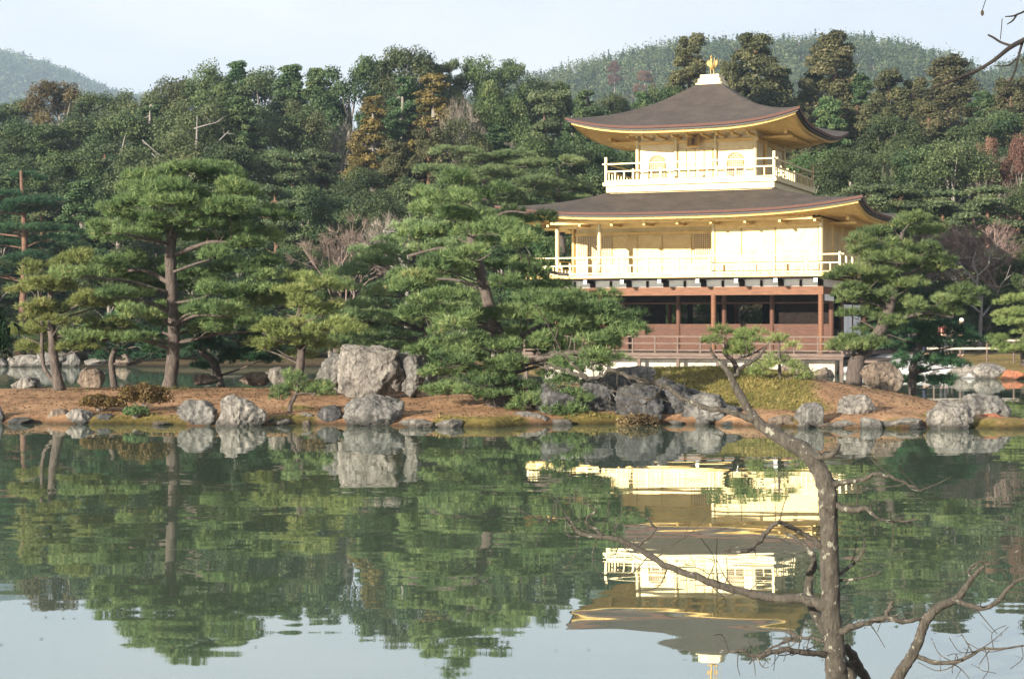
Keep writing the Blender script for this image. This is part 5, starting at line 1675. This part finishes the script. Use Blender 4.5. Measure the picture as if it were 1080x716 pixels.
# ------------------------------------------------------------------ right bank: fence and people
def fence():
    Yf = 72.0
    root = empty('bamboo_fence', (at(985, 362, Yf).x, Yf, 0.4))
    tag(root, 'low pale wooden rail fence along the path on the right bank', 'fence')
    x0 = 0.0
    for k in range(7):
        x = k * 1.05
        y = -k * 0.25
        g = gz(root.location.x + x, Yf + y) - 0.4
        MB().tube([(x, y, g - 0.1), (x, y, g + 1.0)], 0.045, 7).build('post', M['greywood'], root)
    for h in (0.95, 0.6):
        pts = [(k * 1.05 - (0.3 if k == 0 else 0), -k * 0.25, gz(root.location.x + k * 1.05, Yf - k * 0.25) - 0.4 + h) for k in range(7)]
        MB().tube(pts, 0.05, 7).build('rail', M['foundation'], root)
fence()

def simple_mat(name, c, rough=0.85):
    m, n, p, o = new_mat(name)
    f = noise_tex(n, 12, 3, 0.6)
    r = ramp(n, f, [(0.3, tuple(k * 0.8 for k in c)), (0.7, c)])
    n.links.new(r.outputs[0], p.inputs['Base Color'])
    p.inputs['Roughness'].default_value = rough
    return m
SKIN = simple_mat('skin', (0.50, 0.32, 0.24), 0.6)
HAIR = simple_mat('dark_hair', (0.02, 0.015, 0.012), 0.5)

def skin_mesh(name, verts, edges, radii, mat, parent, root_i=0):
    import bmesh
    bm = bmesh.new()
    sk = bm.verts.layers.skin.verify()
    vs = [bm.verts.new(p) for p in verts]
    for a, b in edges: bm.edges.new((vs[a], vs[b]))
    for i, r in enumerate(radii):
        vs[i][sk].radius = (r, r)
        vs[i][sk].use_root = i == root_i
    me = bpy.data.meshes.new(name)
    bm.to_mesh(me); bm.free()
    o = link(name, me, mat, parent)
    o.modifiers.new('skin', 'SKIN').use_smooth_shade = True
    s = o.modifiers.new('sub', 'SUBSURF')
    s.levels = s.render_levels = 1
    return o

def person(px, Y, h, face, top_c, leg_c, label, arm=0.25, hat=None):
    x = (px - 540) * Y / F
    z = gz(x, Y)
    root = empty('person', (x, Y, z), face)
    tag(root, label, 'person', 'visitors on the path right of the pavilion')
    k = h / 1.7
    S = lambda p: tuple(c * k for c in p)
    # body: pelvis, spine, neck, head, arms with hands, legs with feet; front is -Y
    v = [(0, 0, .95), (0, 0, 1.15), (0, 0, 1.38), (0, -.01, 1.48), (0, -.02, 1.56), (0, -.02, 1.66),
         (.17, 0, 1.38), (.24, .02, 1.12), (.23, -.16, 0.95 + arm * .6), (.21, -.26, 0.98 + arm),
         (-.17, 0, 1.38), (-.25, .02, 1.12), (-.26, -.04, 0.90), (-.26, -.08, 0.80),
         (.09, 0, .86), (.10, -.01, .48), (.10, .02, .08), (.11, -.15, .04),
         (-.09, 0, .86), (-.10, .02, .48), (-.10, .05, .08), (-.11, -.12, .04)]
    e = [(0, 1), (1, 2), (2, 3), (3, 4), (4, 5), (2, 6), (6, 7), (7, 8), (8, 9), (2, 10), (10, 11), (11, 12), (12, 13), (0, 14), (14, 15), (15, 16), (16, 17), (0, 18), (18, 19), (19, 20), (20, 21)]
    r = [.14, .13, .12, .055, .095, .085, .065, .05, .04, .035, .065, .05, .04, .035, .085, .06, .045, .04, .085, .06, .045, .04]
    skin_mesh('body', [S(p) for p in v], e, [q * k for q in r], SKIN, root)
    jk = simple_mat('jacket_cloth', top_c)
    idx = [0, 1, 2, 6, 7, 8, 10, 11, 12]
    mp_ = {a: i for i, a in enumerate(idx)}
    ed = [(mp_[a], mp_[b]) for a, b in e if a in mp_ and b in mp_]
    skin_mesh('jacket', [S(v[i]) for i in idx], ed, [(r[i] + .028) * k for i in idx], jk, root)
    idx = [0, 14, 15, 16, 18, 19, 20]
    mp_ = {a: i for i, a in enumerate(idx)}
    ed = [(mp_[a], mp_[b]) for a, b in e if a in mp_ and b in mp_]
    skin_mesh('trousers', [S(v[i]) for i in idx], ed, [(r[i] + .02) * k for i in idx], simple_mat('trouser_cloth', leg_c), root)
    hm = MB().ball(S((0, 0.02, 1.665)), (.105 * k, .115 * k, .10 * k), 12, 8)
    hm.build('hair' if hat is None else 'hat', HAIR if hat is None else simple_mat('hat_cloth', hat), root, smooth=True)
    fm = MB()
    fm.ball(S((0, -.125, 1.61)), (.016 * k, .022 * k, .022 * k), 6, 4)
    for sx in (-1, 1): fm.ball(S((sx * .10, -.01, 1.61)), (.015 * k, .025 * k, .035 * k), 6, 4)
    fm.build('nose_and_ears', SKIN, root, smooth=True)
    em = MB()
    for sx in (-1, 1): em.ball(S((sx * .036, -.108, 1.63)), 0.012 * k, 6, 4)
    em.build('eyes', HAIR, root)
    return root
person(995, 77.5, 1.68, 0.3, (0.13, 0.03, 0.03), (0.03, 0.03, 0.04), 'person in a dark red jacket holding something pale', 0.45)
person(1014, 76.5, 1.66, -0.8, (0.025, 0.03, 0.03), (0.02, 0.02, 0.025), 'person in a black coat and white cap, rightmost of the visitors', 0.2, (0.7, 0.68, 0.65))
person(976, 79.0, 1.62, 0.9, (0.03, 0.09, 0.42), (0.02, 0.02, 0.05), 'person in a bright blue jacket', 0.3)
person(963, 80.5, 1.64, 0.4, (0.45, 0.46, 0.5), (0.04, 0.04, 0.06), 'person in a pale grey jacket left of the bright blue one', 0.2)
person(1002, 80.0, 1.58, 0.0, (0.62, 0.55, 0.52), (0.05, 0.04, 0.04), 'person in a cream top behind the dark red jacket', 0.35)

# ------------------------------------------------------------------ near bare tree
def near_tree():
    Y0 = 9.0
    b = at(880, 730, Y0)
    base = Vector((b.x, b.y, gz(b.x, b.y)))
    root = empty('bare_tree', base)
    tag(root, 'gnarled leafless tree with lichen spotted trunk rising from the near bank', 'tree')
    k0 = Y0 / F / 2
    def pts(lst):
        o = []
        for q in lst:
            p = at(q[0], q[1], Y0 + (q[3] if len(q) > 3 else 0))
            o.append((p.x - base.x, p.y - base.y, p.z - base.z, q[2] * k0 * 0.8))
        return o
    rs = random.Random(8)
    tm = MB()
    tr = pts([(882, 716, 29), (880, 680, 27), (876, 640, 25), (875, 590, 24), (874, 545, 24), (872, 515, 26), (862, 492, 22, .05), (846, 474, 22, .1), (822, 461, 18, .2), (800, 446, 15, .3), (786, 426, 12, .35), (775, 406, 10, .4), (768, 392, 8, .4), (760, 382, 6, .45)])
    tr = [(tr[0][0], tr[0][1], -0.1, tr[0][3] * 1.25)] + tr
    P_, R_ = spline(tr, 8)
    for i in range(len(R_)):
        R_[i] *= 1 + 0.10 * noise.noise(Vector((i * 0.45, 3.1, 0)))
    tm.tube(P_, R_, 16, rough=0.22)
    tm.build('trunk', M['bark_near'], root, smooth=True)
    def twigs(mb, P_, R_, n_, ln, start=0.2, up=0.2):
        for k in range(n_):
            i = rs.randrange(int(len(P_) * start), len(P_))
            d = Vector((rs.gauss(0, 1), rs.gauss(0, 0.6), rs.gauss(up, 0.65))).normalized()
            l = ln * rs.uniform(0.4, 1.7)
            p0 = P_[i]
            p1 = p0 + d * l * 0.5 + Vector((rs.gauss(0, .1), rs.gauss(0, .1), rs.gauss(0, .1))) * l
            p2 = p1 + (d + Vector((rs.gauss(0, .5), rs.gauss(0, .4), rs.gauss(0.1, .5)))).normalized() * l * 0.5
            r = min(R_[i] * 0.4, 0.0034)
            q_, r_ = spline([(*p0, r), (*p1, r * 0.7), (*p2, r * 0.3)], 4)
            mb.tube(q_, r_, 5, cap=False)
            if rs.random() < 0.6:
                d2 = Vector((rs.gauss(0, 1), rs.gauss(0, .6), rs.gauss(0.1, .8))).normalized()
                mb.tube([p1, p1 + d2 * l * 0.4], [r * 0.6, r * 0.25], 4, cap=False)
    B = [
     # long lower-left branch
     ([(872, 640, 17), (850, 632, 14, .05), (815, 630, 12, .1), (775, 622, 11, .15), (740, 610, 10, .2), (705, 597, 9, .25), (675, 580, 8, .3), (650, 568, 7, .3), (622, 565, 6, .35), (606, 558, 5, .4), (597, 545, 4, .4)], 26, 0.22),
     ([(668, 578, 5, .3), (690, 560, 4, .3), (682, 545, 3, .3)], 3, 0.1), ([(640, 567, 5, .35), (618, 550, 4, .4), (628, 538, 3, .4), (615, 530, 2, .4)], 4, 0.12),
     # hooked branch above it
     ([(872, 585, 9), (862, 572, 8), (842, 560, 7), (820, 551, 6, -.1), (808, 562, 6, -.1), (795, 576, 6, -.15), (780, 582, 5, -.2), (763, 580, 3, -.2)], 8, 0.14),
     # second stem behind the trunk
     ([(900, 716, 16, .3), (885, 690, 15, .3), (862, 650, 14, .3), (852, 622, 12, .3), (858, 590, 9, .3), (846, 572, 6, .35), (828, 562, 4, .4)], 6, 0.15),
     ([(890, 680, 13, .2), (905, 702, 14, .2), (918, 724, 14, .2)], 0, 0.1),
     # long branch left from the leaning top
     ([(796, 444, 9, .3), (770, 434, 8, .35), (745, 430, 7.5, .4), (722, 421, 7, .45), (702, 408, 7, .5), (680, 402, 6.5, .55), (660, 396, 6, .6), (645, 390, 6, .6), (636, 396, 5, .65), (622, 399, 5, .65), (606, 394, 5, .7), (590, 388, 4, .75), (574, 385, 3, .8)], 14, 0.16),
     ([(620, 399, 4, .65), (606, 386, 4, .7), (594, 374, 3.5, .7), (584, 371, 3, .75), (572, 376, 2, .75)], 4, 0.1),
     ([(698, 406, 4, .5), (692, 418, 4, .5), (680, 420, 3, .5), (662, 416, 3, .55), (644, 411, 2, .6)], 5, 0.1), ([(690, 418, 3, .5), (678, 426, 3, .5), (668, 424, 2.4, .5), (658, 432, 2, .5)], 3, 0.08),
     # top fork
     ([(772, 400, 6, .4), (782, 388, 5, .4), (798, 378, 4.5, .4), (808, 366, 3, .4)], 5, 0.1), ([(764, 388, 5, .42), (752, 374, 4, .45), (748, 362, 2.5, .45)], 4, 0.1),
     # right hand short branches
     ([(852, 476, 9), (866, 482, 9, -.1), (880, 478, 7, -.15), (886, 468, 5, -.15)], 2, 0.08),
     ([(876, 512, 9), (892, 508, 7, -.1), (908, 506, 6, -.15), (924, 500, 5, -.2), (942, 504, 4, -.25), (956, 510, 3, -.25), (972, 518, 2, -.3)], 9, 0.12),
     ([(880, 532, 10), (898, 538, 9, -.1), (912, 536, 7, -.15), (926, 546, 4, -.2), (944, 550, 3, -.2), (968, 548, 2, -.25)], 9, 0.12),
     ([(884, 606, 5), (898, 596, 4, .1), (910, 582, 3, .1), (912, 570, 2, .1)], 3, 0.1), ([(884, 612, 4), (905, 610, 3, 0), (930, 604, 2, 0)], 3, 0.1),
     # lower right branches
     ([(880, 668, 10), (902, 660, 8, -.1), (930, 652, 7, -.15), (955, 655, 6, -.2), (975, 650, 5, -.2), (986, 642, 4, -.2)], 9, 0.13),
     ([(934, 652, 6, -.15), (938, 640, 6, -.15), (942, 634, 5, -.15)], 2, 0.06),
     # lower left thin branches
     ([(874, 690, 9), (850, 688, 8, -.1), (825, 685, 7, -.15), (800, 692, 6, -.2), (782, 686, 5, -.2), (766, 688, 3, -.2)], 16, 0.14),
     ([(872, 676, 5), (845, 672, 4, .1), (815, 682, 3, .1), (790, 700, 2, .1)], 5, 0.1),
    ]
    for lst, ntw, ln in B:
        mb = MB()
        P_, R_ = spline(pts(lst), 6)
        for i in range(len(P_)):
            P_[i] = P_[i] + Vector((noise.noise(Vector((i * .5, lst[0][0], 1))), noise.noise(Vector((i * .5, lst[0][1], 2))), noise.noise(Vector((i * .5, lst[0][0], 5))))) * 0.012
            R_[i] *= 1 + 0.18 * noise.noise(Vector((i * 0.7, lst[0][0] * 0.1, 4)))
        mb.tube(P_, R_, 9, rough=0.2)
        twigs(mb, P_, R_, int(ntw * 1.2), ln)
        mb.build('branch', M['bark_near'], root, smooth=True)
    # separate stem at the right
    b2 = at(940, 735, 8.8)
    base2 = Vector((b2.x, b2.y, gz(b2.x, b2.y)))
    root2 = empty('bare_tree', base2)
    tag(root2, 'second leafless stem with crooked arms rising at the lower right corner', 'tree')
    k0 = 8.8 / F / 2
    def pts2(lst):
        o = []
        for q in lst:
            p = at(q[0], q[1], 8.8 + (q[3] if len(q) > 3 else 0))
            o.append((p.x - base2.x, p.y - base2.y, p.z - base2.z, q[2] * k0 * 0.6))
        return o
    tr = pts2([(946, 716, 20), (960, 694, 19), (970, 672, 17), (976, 655, 17), (990, 640, 15), (1008, 632, 13), (1018, 620, 11), (1028, 606, 8), (1038, 596, 6)])
    tr = [(tr[0][0] - .12, tr[0][1], -0.1, tr[0][3] * 1.25)] + tr
    tm = MB()
    P_, R_ = spline(tr, 7)
    tm.tube(P_, R_, 14, rough=0.25)
    tm.build('trunk', M['bark_near'], root2, smooth=True)
    for lst, ntw, ln in [
        ([(1006, 632, 10), (1022, 638, 9, -.1), (1038, 641, 8, -.15), (1052, 634, 8, -.2), (1062, 622, 7, -.2), (1074, 612, 6, -.2), (1092, 606, 4, -.2)], 8, 0.12),
        ([(968, 692, 9), (985, 698, 8, -.1), (1005, 698, 7, -.15), (1022, 692, 6, -.2), (1036, 684, 5, -.2), (1055, 684, 4, -.25), (1082, 680, 3, -.3)], 14, 0.14),
        ([(1024, 612, 5), (1022, 600, 4, .1), (1034, 592, 3, .1), (1046, 594, 2, .1)], 5, 0.1)]:
        mb = MB()
        P_, R_ = spline(pts2(lst), 6)
        mb.tube(P_, R_, 9, rough=0.2)
        twigs(mb, P_, R_, int(ntw * 1.2), ln)
        mb.build('branch', M['bark_near'], root2, smooth=True)
near_tree()

# a branch reaching in from a tree that stands outside the frame at the right
def overhang():
    Y0 = 8.0
    rs = random.Random(4)
    o = at(1085, 40, Y0)
    root = empty('overhanging_branch', o)
    tag(root, 'thin dark bare branch hanging into the sky at the upper right corner', 'branch')
    k0 = Y0 / F / 2
    def run(lst, name, par):
        pts = []
        for q in lst:
            p = at(q[0], q[1], Y0 + (q[3] if len(q) > 3 else 0)) - o
            pts.append((p.x, p.y, p.z, q[2] * k0))
        P_, R_ = spline(pts, 6)
        mb = MB().tube(P_, R_, 7)
        return mb.build(name, M['bark_dark'], par, smooth=True)
    m = run([(1190, -60, 12, .5), (1130, 15, 9, .2), (1085, 40, 6), (1066, 50, 5, -.05), (1048, 64, 4, -.1), (1030, 75, 3.5, -.1), (1015, 81, 3, -.15), (998, 88, 2.4, -.2), (980, 93, 1.2, -.2)], 'main_branch', root)
    for lst in ([(1068, 49, 3), (1056, 45, 2.6, .05), (1048, 40, 2.4, .05), (1042, 37, 2, .05)], [(1078, 46, 3), (1074, 60, 2.6, -.1), (1070, 76, 2.2, -.1), (1062, 92, 1.6, -.1), (1052, 106, 1, -.1)],
                [(1072, 62, 2, -.1), (1064, 69, 1.8, -.1), (1050, 70, 1.2, -.1)], [(1031, 75, 2, -.1), (1026, 74, 1.6, -.1), (1023, 71, 1, -.1)],
                [(1120, -30, 4, .3), (1090, 5, 2.6, .1), (1072, 16, 2, 0), (1060, 18, 1.2, 0)], [(1073, 15, 2, 0), (1068, 22, 2, 0), (1062, 26, 1, 0)], [(1057, 20, 0.8, 0), (1056, 32, 0.8, 0), (1055, 42, 0.6, 0)]):
        run(lst, 'twig', m)
    run([(1060, -40, 1, 0), (1042, -5, 0.8, 0), (1036, 11, 0.8, 0)], 'hanging_twig', root)
    lf = MB()
    c = at(1036, 14, Y0) - o
    lf.ball(c, (0.008, 0.004, 0.014), 8, 6)
    lo_ = lf.build('withered_leaf', M['leaf_brown'], root, smooth=True)
overhang()

# dark twig of needles reaching in from the left edge, close to the camera
def edge_spray():
    Y0 = 6.0
    o = at(-30, 300, Y0)
    root = empty('cedar_branch', o)
    tag(root, 'dark out of frame foliage spray cut by the left edge at mid height', 'branch')
    rs = random.Random(3)
    mb = MB()
    p0, p1 = Vector((-0.5, 0.2, 0.9)), at(-2, 360, Y0) - o
    P_, R_ = spline([(*p0, 0.02), (-0.12, 0.05, 0.25, 0.015), (0.02, 0, 0.0, 0.01), (*p1, 0.004)], 8)
    mb.tube(P_, R_, 6)
    mb.build('stem', M['bark_dark'], root, smooth=True)
    Vs, Ts = [], []
    for k in range(420):
        i = rs.randrange(len(P_) // 3, len(P_))
        c = np.array(P_[i]) + rng.normal(0, 1, 3) * np.array([0.022, 0.03, 0.03])
        pp = c[None, :]
        V, T_ = needle_tris(pp, np.array([[rs.uniform(-1, 1), rs.uniform(-.6, .6), -0.9]]), np.array([0.05]), 8, 0.045, 0.006, 0.7)
        Vs.append(V); Ts.append(T_)
    link('needles', array_mesh('needles', np.concatenate(Vs), 3, np.concatenate(Ts)), M['needle_dark'], root)
edge_spray()

# ------------------------------------------------------------------ haze
def haze():
    m = bpy.data.materials.new('haze_air')
    m.use_nodes = True
    n = m.node_tree
    n.nodes.clear()
    o = n.nodes.new('ShaderNodeOutputMaterial')
    v = n.nodes.new('ShaderNodeVolumePrincipled')
    v.inputs['Color'].default_value = (0.62, 0.80, 1.0, 1)
    v.inputs['Density'].default_value = 0.00021
    v.inputs['Anisotropy'].default_value = 0.2
    n.links.new(v.outputs[0], o.inputs['Volume'])
    mb = MB().box(-1510, 1510, -45, 3240, -1.8, 430)
    tag(mb.build('haze', m), kind='stuff')
haze()
